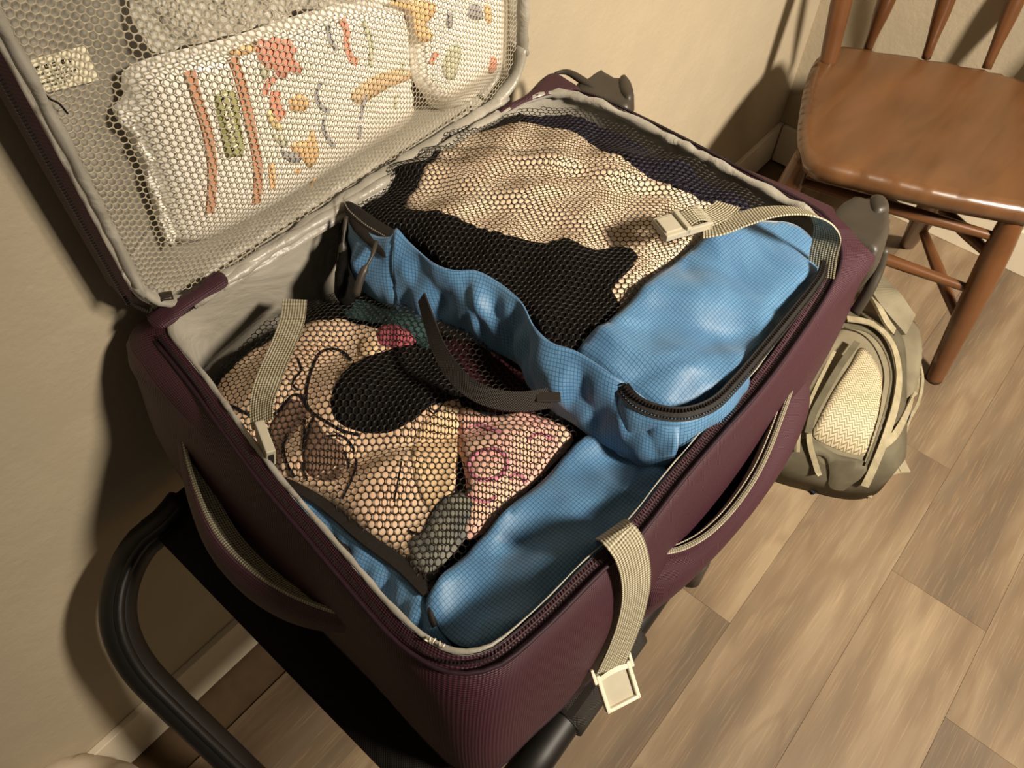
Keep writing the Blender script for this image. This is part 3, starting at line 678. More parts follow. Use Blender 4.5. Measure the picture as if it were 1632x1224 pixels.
decal('printed_shape', [(462, 160), (478, 150), (490, 158), (492, 172), (478, 178), (464, 176)], I_orange, pk1)
decal('printed_shape', [(424, 182), (434, 176), (446, 198), (452, 208), (438, 206)], I_yel, pk1)
decal('printed_shape', [(432, 214), (444, 216), (460, 222), (452, 236)], I_lgreen, pk1)
decal('printed_shape', [(462, 232), (490, 222), (497, 205), (506, 230), (508, 250), (494, 268), (482, 254)], I_orange, pk1)
decal('printed_shape', [(446, 238), (466, 244), (482, 250), (474, 260), (458, 256)], I_blue, pk1)
decal('printed_shape', [(414, 104), (426, 100), (430, 120), (420, 128)], I_lgreen, pk1)
for px in ([(524, 40), (526, 62), (538, 80)], [(513, 130), (504, 150), (512, 170), (526, 178)], [(518, 186), (516, 206), (528, 228), (534, 232)], [(584, 152), (578, 172), (576, 190)], [(574, 200), (573, 222)]): stroke('printed_line', px, .0038, I_blue, pk1)
stroke('printed_line', [(545, 30), (553, 48), (553, 72), (560, 92), (570, 100)], .006, I_coral, pk1)
for px in ([(580, 35), (592, 70), (590, 108)], [(633, 150), (630, 175)], [(640, 100), (646, 120)]): stroke('printed_line', px, .005, I_lgreen, pk1)
for px in ([(500, 285), (496, 300)], [(432, 262), (436, 300)], [(474, 270), (476, 276)]): stroke('printed_line', px, .006, I_orange, pk1)
decal('printed_shape', [(560, 150), (600, 120), (645, 110), (655, 125), (620, 140), (575, 165)], M_yellow, pk1)
decal('printed_shape', [(652, 2), (690, 4), (694, 20), (680, 40), (690, 55), (686, 66), (668, 64), (660, 40), (655, 20), (620, 4)], I_orange, pk2)
decal('printed_shape', [(748, 10), (760, 6), (768, 16), (770, 30), (758, 32), (746, 26)], I_blue, pk2)
decal('printed_shape', [(722, 72), (735, 76), (732, 100), (724, 126), (710, 124), (706, 100)], I_lgreen, pk2)
stroke('printed_line', [(697, 84), (692, 92), (687, 102)], .007, I_coral, pk2)
decal('printed_shape', [(782, 92), (790, 92), (786, 116), (778, 114)], I_coral, pk2)
decal('printed_shape', [(714, 20), (722, 24), (720, 44), (712, 42)], I_blue, pk2)
decal('printed_shape', [(772, 8), (782, 12), (784, 34), (776, 36)], I_orange, pk2)
# frilled ends of the pack film
for px in ([(196, 172), (188, 182), (192, 196), (204, 206), (226, 232), (214, 196)], [(224, 226), (214, 236), (226, 250), (240, 268), (244, 250)], [(240, 268), (236, 290), (250, 330), (262, 372), (272, 396), (280, 380), (262, 330), (250, 286)]):
    P = spline(LP(px, .008), closed=True, ds=.004); V, F = cdt(P, .004); W = MP(.008)(V, 0); W[:, 1] += .003 * np.sin(V[:, 0] * 900 + V[:, 1] * 400); mk('film_fin', W, F, M_pack, pk1, V, solid=.0004)
# crinkled clear bag along the top
cb = [(228, -40), (225, 20), (236, 60), (262, 92), (330, 78), (430, 50), (520, 20), (640, 2), (650, -60), (450, -160), (300, -120)]
Pc = spline(LP(cb, .006), closed=True, ds=.006); V, F = cdt(Pc, .0055)
W = MP(.006)(V, 0); nz = sum(np.abs(np.sin(V[:, 0] * a + V[:, 1] * b + c)) * h for a, b, c, h in [(90, 40, 0, .008), (60, -150, 1, .006), (210, 110, 2, .003), (330, -200, 3, .002)]); W[:, 1] += nz
tag(mk('clear_bag', W, F, M_clear, None, V, smooth=False, solid=.0006), 'crinkled clear plastic bag above the striped white pack', 'plastic bag')
W2 = W.copy(); W2[:, 1] = -.030
# ------------------------------------------------------------------ packing cubes
def sm(e0, e1, x): t = np.clip((x - e0) / (e1 - e0), 0, 1); return t * t * (3 - 2 * t)
def make_folds(seed, n, x0, x1, y0, y1, h, k, L):
    r = np.random.default_rng(seed); return [(r.uniform(x0, x1), r.uniform(y0, y1), r.uniform(0, math.pi), r.uniform(.4, 1) * h * r.choice([-1, 1, 1]), r.uniform(.6, 1.4) * k, r.uniform(.5, 1.2) * L) for _ in range(n)]
def folds(x, y, FL_):
    z = 0 * x
    for (cx, cy, a, h, k, L) in FL_:
        u = (x - cx) * math.cos(a) + (y - cy) * math.sin(a); v = -(x - cx) * math.sin(a) + (y - cy) * math.cos(a) + .25 * u * u / L
        z = z + h * np.exp(-np.sqrt(v * v + (k * .25) ** 2) / k) * np.exp(-(u / L) ** 2)
    return z
FO1 = make_folds(3, 16, -1.72, -1.45, -.52, -.38, .006, .007, .06)
FO2 = make_folds(8, 34, -1.50, -1.18, -.52, -.34, .0060, .006, .05)
def H1(x, y):
    x = np.asarray(x, float); y = np.asarray(y, float)
    u = (x + 1.545) / .165; v = (y + .27) / .185
    z = .712 + .040 * np.exp(-(np.abs(u) ** 3.5) - (np.abs(v) ** 3.5))
    z = z + .0045 * np.sin(x * 60 + y * 38) * np.exp(-((y + .22) / .12) ** 2) - .007 * np.exp(-((x * .55 + y * .84 + 1.145) / .010) ** 2)
    return z + .003 * np.sin(y * 80 - x * 20)
def H2(x, y):
    x = np.asarray(x, float); y = np.asarray(y, float)
    u = (x + 1.315) / .185; v = (y + .28) / .215
    z = .772 + .034 * np.exp(-(np.abs(u) ** 4) - (np.abs(v) ** 4))
    for (a, b, c, k, h) in ((.92, .4, 1.265, .010, .006), (.75, .66, 1.095, .014, .006), (.97, .22, 1.36, .016, .004), (.55, .83, .915, .012, .004)):
        z = z + h * np.exp(-((x * a + y * b + c) / k) ** 2) * sm(-.40, -.30, y)
    return z + .0025 * np.sin(x * 75 + y * 25) + .002 * np.sin(y * 90 - x * 30)
def HP(px, H, lift=0): return A([PH(x, y, lambda a, b: H(a, b) + lift)[:2] for x, y in px])
NETANG = math.atan2(-.76, .65)

C1 = thing('packing_cube', 'lower blue packing cube nearest the carry handle with black mesh top', 'packing cube')
def HB1(x, y): return H1(x, y) - .030
bl = HP([(300, 640), (440, 500), (560, 455), (700, 440), (1040, 600), (1060, 760), (900, 900), (735, 1022), (690, 1000), (560, 880), (440, 750)], H1, -.02)
mound('body', bl, lambda p, d: np.stack([p[:, 0], p[:, 1], H1(p[:, 0], p[:, 1]) - .028 - d], 1), M_dark, C1, .014, .12, .02)  # dark, not blue: shadow of the gap by the hinge painted in
mp1 = [(322, 660), (336, 610), (372, 560), (436, 505), (500, 478), (560, 462), (640, 470), (760, 520), (860, 600), (905, 650), (925, 690), (880, 742), (800, 825), (730, 890), (686, 940), (650, 905), (590, 862), (520, 800), (470, 772), (430, 762), (400, 745), (360, 700)]
hexnet('mesh_top', HP(mp1, H1), topM(H1), .0064, NETANG, M_net, C1, hole=.90)
# blue flap panel at the front of the top
fp = [(680, 952), (760, 862), (860, 768), (935, 692), (990, 700), (1060, 742), (1050, 790), (960, 876), (860, 968), (800, 1018), (760, 1030), (728, 1026), (700, 1000)]
def HF1(x, y): return H1(x, y) + .004 + .032 * sm(-.435, -.505, np.asarray(y, float)) + .002 * np.sin(x * 70 + y * 90) + folds(np.asarray(x, float), np.asarray(y, float), FO1)
mound('top_panel', HP(fp, HF1), topM(HF1), M_blue, C1, .006, .004, .006)
# black binding between mesh and side wall
bb = spline([PH(x, y, H1) + A([0, 0, .002]) for x, y in [(432, 764), (470, 778), (520, 808), (580, 858), (640, 902), (684, 944)]], n=40)
strap('edge_binding', bb, np.tile([-.5, -.2, .2], (40, 1)) + 0 * bb, np.linspace(.009, .015, 40), .0025, M_dark, C1)
tube('edge_binding', spline([PH(x, y, H1) + A([0, 0, .002]) for x, y in [(684, 944), (686, 975), (694, 1000)]], n=12), .0028, M_dark, C1, 8)
# side wall toward the handle end
T = spline([PH(x, y, H1) + A([0, 0, -.001]) for x, y in [(425, 752), (470, 782), (520, 815), (580, 866), (640, 912), (676, 948), (690, 985), (722, 1030)]], n=60)
G = []
for i, p in enumerate(T):
    o_ = nrm(A([p[0] - CC[0], (p[1] - CC[1]) * .3, 0])); f_ = .004 * math.sin(i * .45) + .003 * math.sin(i * 1.1)
    G.append([p, p + o_ * (.008 + f_ * .5) + A([0, 0, -.006]), p + o_ * (.016 + f_) + A([0, 0, -.02]), p + o_ * (.016 - f_) + A([0, 0, -.045]), p + o_ * .010 + A([0, 0, -.08])])
grid('side_wall', refine(A(G), 3), M_blue, C1, solid=.0015)
# grab loop on that wall
if 0: lp = spline([PZ(505, 850, .715), PZ(528, 868, .722), PZ(552, 905, .720), PZ(572, 940, .712), PZ(590, 965, .695)], n=20)
P = A([PZ(x, y, .722)[:2] for x, y in [(498, 846), (516, 848), (540, 856), (564, 882), (584, 920), (602, 962), (590, 956), (560, 925), (528, 888)]])
mound('grab_handle', P, lambda p, d: np.stack([p[:, 0], p[:, 1], .722 - d + 0 * p[:, 0]], 1), M_webblack, C1, .005, .005, .004)
cs = spline([PZ(722, 1000, .712), PZ(732, 1016, .708), PZ(742, 1030, .70)], n=8); tube('corner_tape', cs, .0045, M_navyfab, C1, 6)

# garments seen through the first mesh
def garment(name, label, px, H, lift, mat, th=.014, r=.006, ds=.006, cat='clothing'):
    def HH(x, y): return H(x, y) + lift
    o = mound(name, HP(px, HH), topM(HH), mat, None, ds, th, r); return tag(o, label, cat)
G1 = garment('cream_shirt', 'cream shirt with black line drawing under the lower cube mesh', [(335, 655), (348, 600), (390, 560), (440, 530), (500, 506), (560, 506), (610, 520), (640, 560), (700, 600), (735, 640), (730, 720), (720, 800), (700, 880), (684, 928), (640, 888), (580, 842), (520, 792), (460, 762), (420, 752), (370, 705)], H1, -.0065, M_cream, .016, .008)
garment('black_sock', 'rounded black knit garment on the cream printed shirt', [(524, 650), (530, 610), (560, 575), (610, 555), (660, 545), (720, 560), (745, 600), (730, 630), (690, 645), (660, 668), (620, 688), (580, 690), (540, 675)], H1, -.0030, M_blackknit, .010, .005)
garment('pink_garment', 'pink floral garment beside the blue flap of the lower cube', [(735, 640), (780, 655), (840, 650), (885, 665), (915, 692), (870, 745), (810, 805), (760, 850), (735, 842), (742, 760), (728, 700)], H1, -.0055, M_pink, .016, .007)
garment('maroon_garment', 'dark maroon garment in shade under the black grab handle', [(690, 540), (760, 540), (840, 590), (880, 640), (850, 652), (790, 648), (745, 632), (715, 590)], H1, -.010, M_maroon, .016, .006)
garment('rose_garment', 'small rose red cloth above the rounded black garment', [(592, 528), (610, 512), (640, 516), (662, 536), (650, 548), (612, 556), (596, 546)], H1, -.0045, M_rose, .010, .005)
garment('teal_garment', 'dark teal cloth beside the zipper pulls', [(545, 478), (580, 470), (640, 482), (690, 520), (690, 548), (660, 540), (620, 512), (580, 505), (550, 498)], H1, -.008, M_teal, .012, .005)
garment('grey_print_garment', 'grey printed cloth near the lower corner of the mesh', [(640, 862), (668, 842), (690, 800), (720, 780), (760, 790), (755, 830), (735, 862), (705, 896), (684, 926), (655, 900)], H1, -.0045, M_greyprint, .012, .005)
def gprint(px, w_, parent, H=H1, lift=-.0060, mat=None, nm='printed_line'):
    c = spline([PH(x, y, lambda a, b: H(a, b) + lift) for x, y in px], ds=.004); T = nrm(np.gradient(c, axis=0)); S = np.cross(T, A([0, 0, 1.])); return strap(nm, c, S, w_, .0004, mat or M_ink, parent)
for px, w_ in (([(474, 570), (480, 590), (472, 600), (466, 612), (476, 622)], .0020), ([(560, 575), (545, 560), (528, 556), (510, 562), (498, 585), (490, 612), (488, 640), (496, 655), (520, 672), (545, 686), (575, 694)], .0030), ([(428, 668), (448, 650), (466, 630), (480, 632), (488, 648)], .0030), ([(366, 645), (385, 655), (405, 664), (430, 668)], .0030), ([(520, 695), (545, 695), (562, 712), (568, 735), (562, 760), (545, 795)], .0022), ([(486, 668), (484, 700), (482, 740), (490, 764)], .0018), ([(460, 690), (452, 712), (458, 740), (470, 760)], .0022), ([(500, 665), (488, 690), (484, 720), (492, 742)], .0018), ([(548, 720), (556, 745), (540, 780)], .0018), ([(680, 640), (690, 660), (712, 634)], .0018), ([(640, 735), (634, 770), (628, 800)], .0012), ([(650, 845), (672, 850), (688, 818), (706, 796), (735, 782), (752, 778)], .0022)): gprint(px, w_, G1)
def gshape(px, mat, parent, lift, nm='printed_shape'):
    HH = lambda a, b: H1(a, b) + lift
    P = spline(HP(px, HH), closed=True, ds=.003); V, F = cdt(P, .005); mk(nm, topM(HH)(V, 0), F, mat, parent, V, solid=.0003)
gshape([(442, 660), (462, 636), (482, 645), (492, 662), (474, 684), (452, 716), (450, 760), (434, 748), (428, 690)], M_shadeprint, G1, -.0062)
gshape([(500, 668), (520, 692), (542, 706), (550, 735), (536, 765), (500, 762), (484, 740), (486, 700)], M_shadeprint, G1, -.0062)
gshape([(575, 540), (600, 546), (592, 570), (570, 566)], M_yellow, G1, -.0062)
gshape([(660, 700), (720, 650), (728, 720), (716, 800), (690, 815), (665, 780)], M_yellow, G1, -.0062)
pnk = [o for o in bpy.data.objects if o.name == 'pink_garment'][0]
pr_ = spline([PH(x, y, lambda a, b: H1(a, b) - .0048) for x, y in [(748, 735), (765, 720), (790, 716), (806, 728), (806, 748), (790, 762), (765, 764), (750, 752)]], closed=True, n=40); tube('printed_ring', pr_, .0024, M_magenta, pnk, 6, closed=True, flat=.3)
for px in ([(735, 685), (760, 676), (800, 690)], [(745, 790), (775, 800), (790, 790)], [(812, 764), (822, 752), (840, 770)], [(840, 700), (860, 690), (880, 700)]): gprint(px, .004, pnk, H1, -.005, M_magenta)

# ---- upper cube
C2 = thing('packing_cube', 'upper blue packing cube at the wheel end, resting on the other one', 'packing cube')
bl2 = HP([(556, 330), (650, 262), (790, 198), (890, 170), (980, 200), (1100, 262), (1220, 330), (1300, 400), (1290, 470), (1140, 640), (1060, 668), (990, 620), (880, 570), (760, 470), (640, 410)], H2, -.01)
mound('body', bl2, lambda p, d: np.stack([p[:, 0], p[:, 1], H2(p[:, 0], p[:, 1]) - .030 - d], 1), M_dark, C2, .012, .09, .012)
mp2 = [(552, 335), (560, 308), (600, 275), (650, 238), (720, 208), (790, 188), (850, 172), (900, 172), (980, 196), (1060, 238), (1150, 285), (1225, 330), (1190, 350), (1130, 372), (1060, 430), (990, 500), (920, 560), (870, 540), (832, 488), (790, 452), (720, 430), (680, 398), (640, 365), (600, 376), (570, 356)]
hexnet('mesh_top', HP(mp2, H2), topM(H2), .0062, NETANG - .12, M_net, C2, hole=.90)
def HF2(x, y): return H2(x, y) + .004 + .002 * np.sin(x * 50 + y * 60) + folds(np.asarray(x, float), np.asarray(y, float), FO2)
fp2 = [(920, 556), (990, 492), (1060, 425), (1130, 368), (1190, 348), (1250, 350), (1298, 380), (1308, 420), (1296, 452), (1240, 520), (1180, 592), (1130, 636), (1095, 650), (1060, 648), (1010, 622), (975, 596), (940, 572)]
mound('top_panel', HP(fp2, HF2), topM(HF2), M_blue, C2, .006, .005, .005)
# crumpled side wall facing the lower cube
def curve(px, n=110): return spline([PZ(*p) for p in px], n=n)
Tt = curve([(556, 345, .792), (590, 372, .796), (622, 378, .806), (632, 364, .812), (652, 385, .808), (690, 418, .806), (722, 430, .806), (760, 432, .806), (798, 452, .806), (832, 482, .808), (852, 520, .808), (880, 546, .808), (920, 560, .808), (975, 596, .806), (1002, 614, .80), (1060, 658, .790), (1082, 664, .788)])
Bb = curve([(562, 432, .745), (575, 458, .742), (596, 474, .742), (618, 486, .742), (640, 500, .742), (668, 510, .745), (700, 512, .748), (735, 528, .748), (775, 552, .748), (830, 582, .748), (850, 622, .744), (880, 652, .742), (915, 674, .742), (950, 700, .740), (990, 722, .742), (1040, 748, .746), (1064, 738, .752)])
G = []
for i in range(110):
    row = []; t0, b0 = Tt[i], Bb[i]; nn = nrm(np.cross(Tt[min(i + 1, 109)] - Tt[max(i - 1, 0)], b0 - t0));
    if nn[0] > 0: nn = -nn
    for j in range(22):
        v = j / 21; e = math.sin(math.pi * v)
        tri = lambda q: 1 - 2 * abs((q / math.pi) % 2 - 1); f_ = .008 * e + e * (.006 * tri(i * .19 + v * 2.2) + .0045 * tri(i * .37 - v * 3.4 + 1) + .0022 * tri(i * .8 + v * 5))
        f_ += .010 * math.exp(-((i - 52 - 14 * (v - .5)) / 3.0) ** 2) * e - .010 * math.exp(-((i - 44 + 10 * v) / 3.2) ** 2) * e + .010 * math.exp(-((i - 22 + 3 * v) / 2.4) ** 2) * e
        row.append(t0 * (1 - v) + b0 * v + nn * f_)
    G.append(row)
grid('side_wall', G, M_blue, C2, solid=.0015)
# zipper round the front corner
zp = spline([PZ(*p) for p in [(992, 618, .800), (1012, 640, .797), (1045, 655, .795), (1090, 660, .794), (1135, 645, .793), (1170, 612, .794), (1220, 553, .795), (1270, 492, .796), (1305, 446, .796), (1314, 420, .796)]], n=80)
ac = A([nrm(A([p[0] + 1.33, p[1] + .37, 0]) + A([0, 0, -.12])) for p in zp])
ww = np.clip(np.linspace(.0, 1, 80), 0, 1)
strap('zipper_tape', zp, ac, .013 - .003 * ww, .0022, M_dark, C2)
teeth('zipper_teeth', zp + A([0, 0, .0026]) - ac * .0015, M_teethd, C2, .0028, (.0014, .0036, .0012)); teeth('zipper_teeth', zp + A([0, 0, .0016]) + ac * .0045, M_teethd, C2, .0028, (.0014, .0016, .001))
# wall below the zipper
G = []
for i, p in enumerate(zp):
    a = ac[i]; f_ = .003 * math.sin(i * .5)
    G.append([p + a * .003, p + a * (.010 + f_ * .4) + A([0, 0, -.007]), p + a * (.012 + f_) + A([0, 0, -.022]), p + a * (.010 - f_) + A([0, 0, -.04]), p + a * .004 + A([0, 0, -.062])])
G = refine(A(G)[:37], 3); grid('side_wall', G, M_blue, C2, solid=.0015)
# zipper on the far corner with its two pulls
zq = spline([PZ(*p) for p in [(548, 322, .796), (556, 340, .797), (580, 362, .796), (606, 378, .797), (624, 388, .800)]], n=24)
P = A([PZ(x, y, .797)[:2] for x, y in [(548, 322), (562, 320), (600, 346), (640, 372), (630, 388), (616, 408), (592, 392), (560, 360)]])
mound('zipper_tape', P, lambda p, d: np.stack([p[:, 0], p[:, 1], .797 - d + 0 * p[:, 0]], 1), M_dark, C2, .004, .005, .003); teeth('zipper_teeth', zq + A([.001, .001, .004]), M_teeth, C2, .0026, (.001, .0012, .001))
tube('zipper_pull', spline([PZ(600, 385, .804), PZ(592, 410, .80), PZ(576, 440, .79), PZ(568, 470, .775)], n=14), [.0022] * 4 + [.0015] * 3 + [.004] * 7, M_blackpl, C2, 8)
tube('zipper_pull', spline([PZ(552, 345, .800), PZ(548, 375, .79), PZ(545, 405, .775), PZ(541, 432, .76)], n=14), [.0022] * 4 + [.0015] * 3 + [.004] * 7, M_blackpl, C2, 8)
P = A([PZ(x, y, .78)[:2] for x, y in [(536, 342), (550, 334), (560, 352), (564, 400), (560, 436), (542, 450), (526, 440), (530, 398)]])
mound('side_net', P, lambda p, d: np.stack([p[:, 0], p[:, 1], .78 - d + 0 * p[:, 0]], 1), M_blackknit, C2, .005, .05, .01)
# grab handle arching over the lower mesh
gh = spline([PZ(*p) for p in [(672, 474, .788), (684, 512, .786), (698, 552, .786), (720, 590, .786), (752, 620, .786), (790, 636, .786), (835, 640, .786), (876, 634, .784)]], n=60)
S = A([nrm(A([.15, .9, .5]) * (1 - t) + A([-.45, .55, .75]) * t) for t in np.linspace(0, 1, 60)]); S = np.cross(nrm(np.gradient(gh, axis=0)), nrm(np.linspace([-.8, -.3, .25], [-.25, -.25, 1], 60)))
strap('grab_handle', gh, S, .013 + .005 * np.linspace(0, 1, 60), .0018, M_webblack, C2)
box('stitched_end', PZ(874, 633, .7865), (.010, .021, .0022), M_webblack, C2, rot=A([[.75, -.66, 0], [.66, .75, 0], [0, 0, 1]]), bev=.0006)

garment('beige_garment', 'crumpled beige top filling the mesh of the upper cube', [(640, 320), (665, 280), (700, 240), (770, 205), (850, 190), (930, 212), (1000, 250), (1070, 290), (1140, 318), (1150, 345), (1120, 380), (1060, 425), (1000, 480), (960, 515), (900, 500), (840, 450), (760, 410), (700, 370)], H2, -.0060, M_beige, .018, .010)
garment('folded_garment', 'folded black garment in the front of the upper cube', [(576, 345), (600, 312), (640, 322), (690, 332), (745, 348), (810, 368), (860, 382), (900, 374), (940, 390), (985, 384), (1012, 392), (1022, 410), (1004, 432), (982, 455), (990, 480), (960, 515), (920, 552), (870, 536), (830, 484), (790, 448), (720, 424), (650, 372)], H2, -.0030, M_blackknit, .012, .006)
garment('black_shirt', 'black cloth tucked in the far left corner of the upper cube', [(556, 330), (562, 308), (600, 276), (650, 240), (720, 210), (790, 190), (840, 176), (800, 200), (745, 216), (700, 246), (668, 284), (645, 318), (606, 318), (585, 342)], H2, -.0045, M_blackknit, .012, .006)
garment('navy_garment', 'dark navy garment along the wheel end of the upper cube', [(830, 182), (900, 180), (960, 198), (1040, 238), (1120, 280), (1200, 322), (1190, 338), (1140, 322), (1070, 286), (1000, 258), (960, 232), (900, 205), (850, 196)], H2, -.0040, M_navy, .014, .006)

# ------------------------------------------------------------------ straps of the case
def dirs(C, a, b): return nrm(np.linspace(a, b, len(C)))
# right strap lies over the upper cube
s1 = spline([PZ(*p) for p in [(1308, 440, .775), (1312, 408, .800), (1318, 372, .828), (1304, 346, .846), (1270, 336, .850), (1225, 338, .848), (1180, 350, .842), (1145, 362, .836), (1120, 366, .832)]], n=70)
T = nrm(np.gradient(s1, axis=0)); fwd = A([0, 0, 1.]); N_ = nrm(np.linspace([-.75, .35, .55], [-.25, .25, .95], 70)); N_[:25] = nrm(np.linspace([.9, .2, .1], [.5, .2, .8], 25)); N_[25:] = nrm(np.linspace([.5, .2, .8], [.05, .1, 1], 45))
strap('compression_strap', s1, np.cross(T, N_), .026, .0014, M_web, SC)
s2 = spline([PZ(*p) for p in [(1108, 350, .836), (1130, 346, .838), (1152, 334, .838), (1160, 326, .837)]], n=16)
strap('strap_tail', s2, np.cross(nrm(np.gradient(s2, axis=0)), A([0, .1, 1.])), .024, .0014, M_web, SC)
def frame3(o, px, py, zp):
    """axes from three pixels at one height"""
    O, X, Y_ = PZ(*o), PZ(*px), PZ(*py); ex = nrm(X - O); ez = nrm(np.cross(ex, Y_ - O)); ez = ez if ez[2] > 0 else -ez; ey = np.cross(ez, ex); return O, np.stack([ex, ey, ez], 1), np.linalg.norm(X - O), abs((Y_ - O) @ ey)
def buckle_male(o, px, py):
    O, R_, Lx, Ly = frame3(o, px, py, 0); ey = R_[:, 1]; sgn = 1 if (PZ(*py) - O) @ ey > 0 else -1
    def loc(a, b, c): return O + R_[:, 0] * a * Lx + R_[:, 1] * sgn * b * Ly + R_[:, 2] * c
    b = box('buckle', loc(.20, .5, .0), (Lx * .44, Ly, .0070), M_buckle, SC, rot=R_, bev=.0012)
    box('release_plate', loc(.18, .5, .0042), (Lx * .34, Ly * .72, .0022), M_buckle, b, rot=R_, bev=.0008)
    box('side_bar', loc(.70, .07, .0), (Lx * .60, Ly * .14, .0080), M_buckle, b, rot=R_, bev=.0010)
    box('side_bar', loc(.70, .93, .0), (Lx * .60, Ly * .14, .0080), M_buckle, b, rot=R_, bev=.0010)
    box('cross_bar', loc(.46, .5, .0025), (Lx * .10, Ly, .0085), M_buckle, b, rot=R_, bev=.0010)
    box('cross_bar', loc(.96, .5, .0), (Lx * .09, Ly, .0070), M_buckle, b, rot=R_, bev=.0010)
    p0, p1 = loc(.50, .5, .004), loc(.93, .5, .004)
    c = spline([p0, (p0 + p1) / 2 + R_[:, 2] * .004, p1], n=10); strap('webbing_loop', c, np.tile(R_[:, 1], (10, 1)), Ly * .7, .0012, M_web, b)
buckle_male((1040, 352, .838), (1112, 331, .838), (1056, 384, .838))
# left strap hangs over the lower mesh
s3 = spline([PZ(*p) for p in [(470, 478, .752), (466, 510, .764), (452, 548, .772), (436, 584, .777), (423, 620, .780), (417, 650, .782), (418, 676, .780)]], n=60)
T = nrm(np.gradient(s3, axis=0)); N_ = nrm(np.linspace([-.2, -.35, 1.], [-1, .35, .35], 60)); N_[:34] = nrm(np.linspace([-.15, -.45, 1.], [-.25, -.1, 1], 34)); N_[34:] = nrm(np.linspace([-.25, -.1, 1], [-.95, -.75, .28], 26))
strap('compression_strap', s3, np.cross(T, N_), .0235, .0014, M_web, SC)
# its buckle stands on edge against the end wall
a = PZ(413, 670, .790); b_ = PZ(432, 720, .786); L_ = np.linalg.norm(b_ - a); ex = nrm(b_ - a); ez = nrm(A([-.22, -.05, -1.0])); ez = nrm(ez - ex * (ez @ ex)); ey = np.cross(ez, ex); R_ = np.stack([ex, ey, ez], 1)
bk = box('buckle', (a + b_) / 2 + ez * .012 , (L_, .0080, .024), M_buckle, SC, rot=R_, bev=.0010)
box('buckle_slot', b_ + ez * .014 + ex * .0006, (.0012, .0040, .018), M_dark, bk, rot=R_)
# front strap over the edge with the socket buckle
s4 = spline([PZ(*p) for p in [(972, 846, .752), (974, 844, .778), (984, 850, .796), (1002, 874, .787), (1012, 908, .762), (1013, 945, .735), (1005, 985, .70), (993, 1020, .67), (981, 1048, .645), (972, 1068, .628)]], n=90)
Sa, Sb = nrm(PZ(1012, 824, .79) - PZ(948, 868, .79)), nrm(PZ(1000, 1052, .64) - PZ(950, 1074, .64)); tt = np.clip(np.linspace(-.5, 1, 90), 0, 1)[:, None]; S = nrm(Sa * (1 - tt) + Sb * tt)
strap('compression_strap', s4, S, .0285, .0015, M_web, SC)
def socket():
    O = PZ(948, 1076, .626); X = PZ(1000, 1050, .626); Y_ = PZ(976, 1130, .60); ex = nrm(X - O); ey = nrm((Y_ - O) - ex * ((Y_ - O) @ ex)); ez = np.cross(ex, ey)
    if ez[2] < 0: ez = -ez
    R_ = np.stack([ex, ey, ez], 1); W_ = np.linalg.norm(X - O); Hh = (Y_ - O) @ ey
    if np.linalg.det(R_) < 0: R_ = np.stack([ex, ey, -ez], 1)
    def loc(a, b, c=0): return O + ex * a * W_ + ey * b * Hh + ez * c
    f_ = box('buckle', loc(.5, .56, -.001), (W_ * .80, Hh * .80, .0030), M_buckle, SC, rot=R_, bev=.0008); f_['label'] = 'grey inset panel of hanging buckle'
    for a in (.04, .96): box('frame_bar', loc(a, .50, .0005), (W_ * .12, Hh * 1.0, .0075), M_buckle_lt, f_, rot=R_, bev=.0012)
    box('frame_bar', loc(.5, .96, .0005), (W_ * 1.04, Hh * .10, .0075), M_buckle_lt, f_, rot=R_, bev=.0012)
    c = spline([loc(-.02, .14, .001), loc(.5, .02, .0035), loc(1.02, .14, .001)], n=20); strap('frame_bar', c, np.tile(ey, (20, 1)), Hh * .12, .004, M_buckle_lt, f_)
    for a in (-.06, 1.06): box('prong', loc(a, .0, .0005), (W_ * .10, Hh * .40, .0070), M_buckle_lt, f_, rot=R_, bev=.0012)
socket()

# ------------------------------------------------------------------ backpack on the floor
BP = thing('backpack', 'grey backpack lying on the floor between suitcase and chair', 'backpack')
bc = A([-.70, -.50]); ba = nrm(A([.36, .155])); bs = A([ba[1], -ba[0]])
def HBp(x, y):
    x = np.asarray(x, float); y = np.asarray(y, float); a = (x - bc[0]) * ba[0] + (y - bc[1]) * ba[1]; s = (x - bc[0]) * bs[0] + (y - bc[1]) * bs[1]
    return .025 + .155 * np.clip(1 - np.abs(a / .215) ** 4, 0, 1) ** .55 * np.clip(1 - np.abs(s / .165) ** 2.6, 0, 1) ** .55
ol = []
for k in range(40):
    t = 2 * math.pi * k / 40; c_, s_ = math.cos(t), math.sin(t); r_ = (abs(c_) ** 3.5 + abs(s_) ** 3.5) ** (-1 / 3.5); ol.append(bc + ba * .212 * r_ * c_ + bs * .160 * r_ * s_)
ol = A(ol)
def MB(p, d): z = HBp(p[:, 0], p[:, 1]); return np.stack([p[:, 0], p[:, 1], np.maximum(z - np.minimum(d * 18, z - .004) * (d > .0045), .004) - 0 * d], 1)
V, F = cdt(spline(ol, closed=True, ds=.01), .01); top = topM(HBp)(V, 0); bot = np.column_stack([V, np.full(len(V), .004)]); n = len(V)
e = {}; FF = list(F) + [tuple(i + n for i in f[::-1]) for f in F]
for f in F:
    for i in range(3): e[(f[i], f[(i + 1) % 3])] = 1
for a, b in list(e):
    if (b, a) not in e: FF.append((b, a, a + n, b + n))
mk('main_bag', np.concatenate([top, bot]), FF, M_bp2, BP, np.concatenate([V, V]))
def bpatch(nm, px, mat, lift, th=.008, r=.006, ds=.008):
    HH = lambda x, y: HBp(x, y) + lift
    P = A([PH(x, y, HH, .15)[:2] for x, y in px]); return mound(nm, P, topM(HH), mat, BP, ds, th, r)
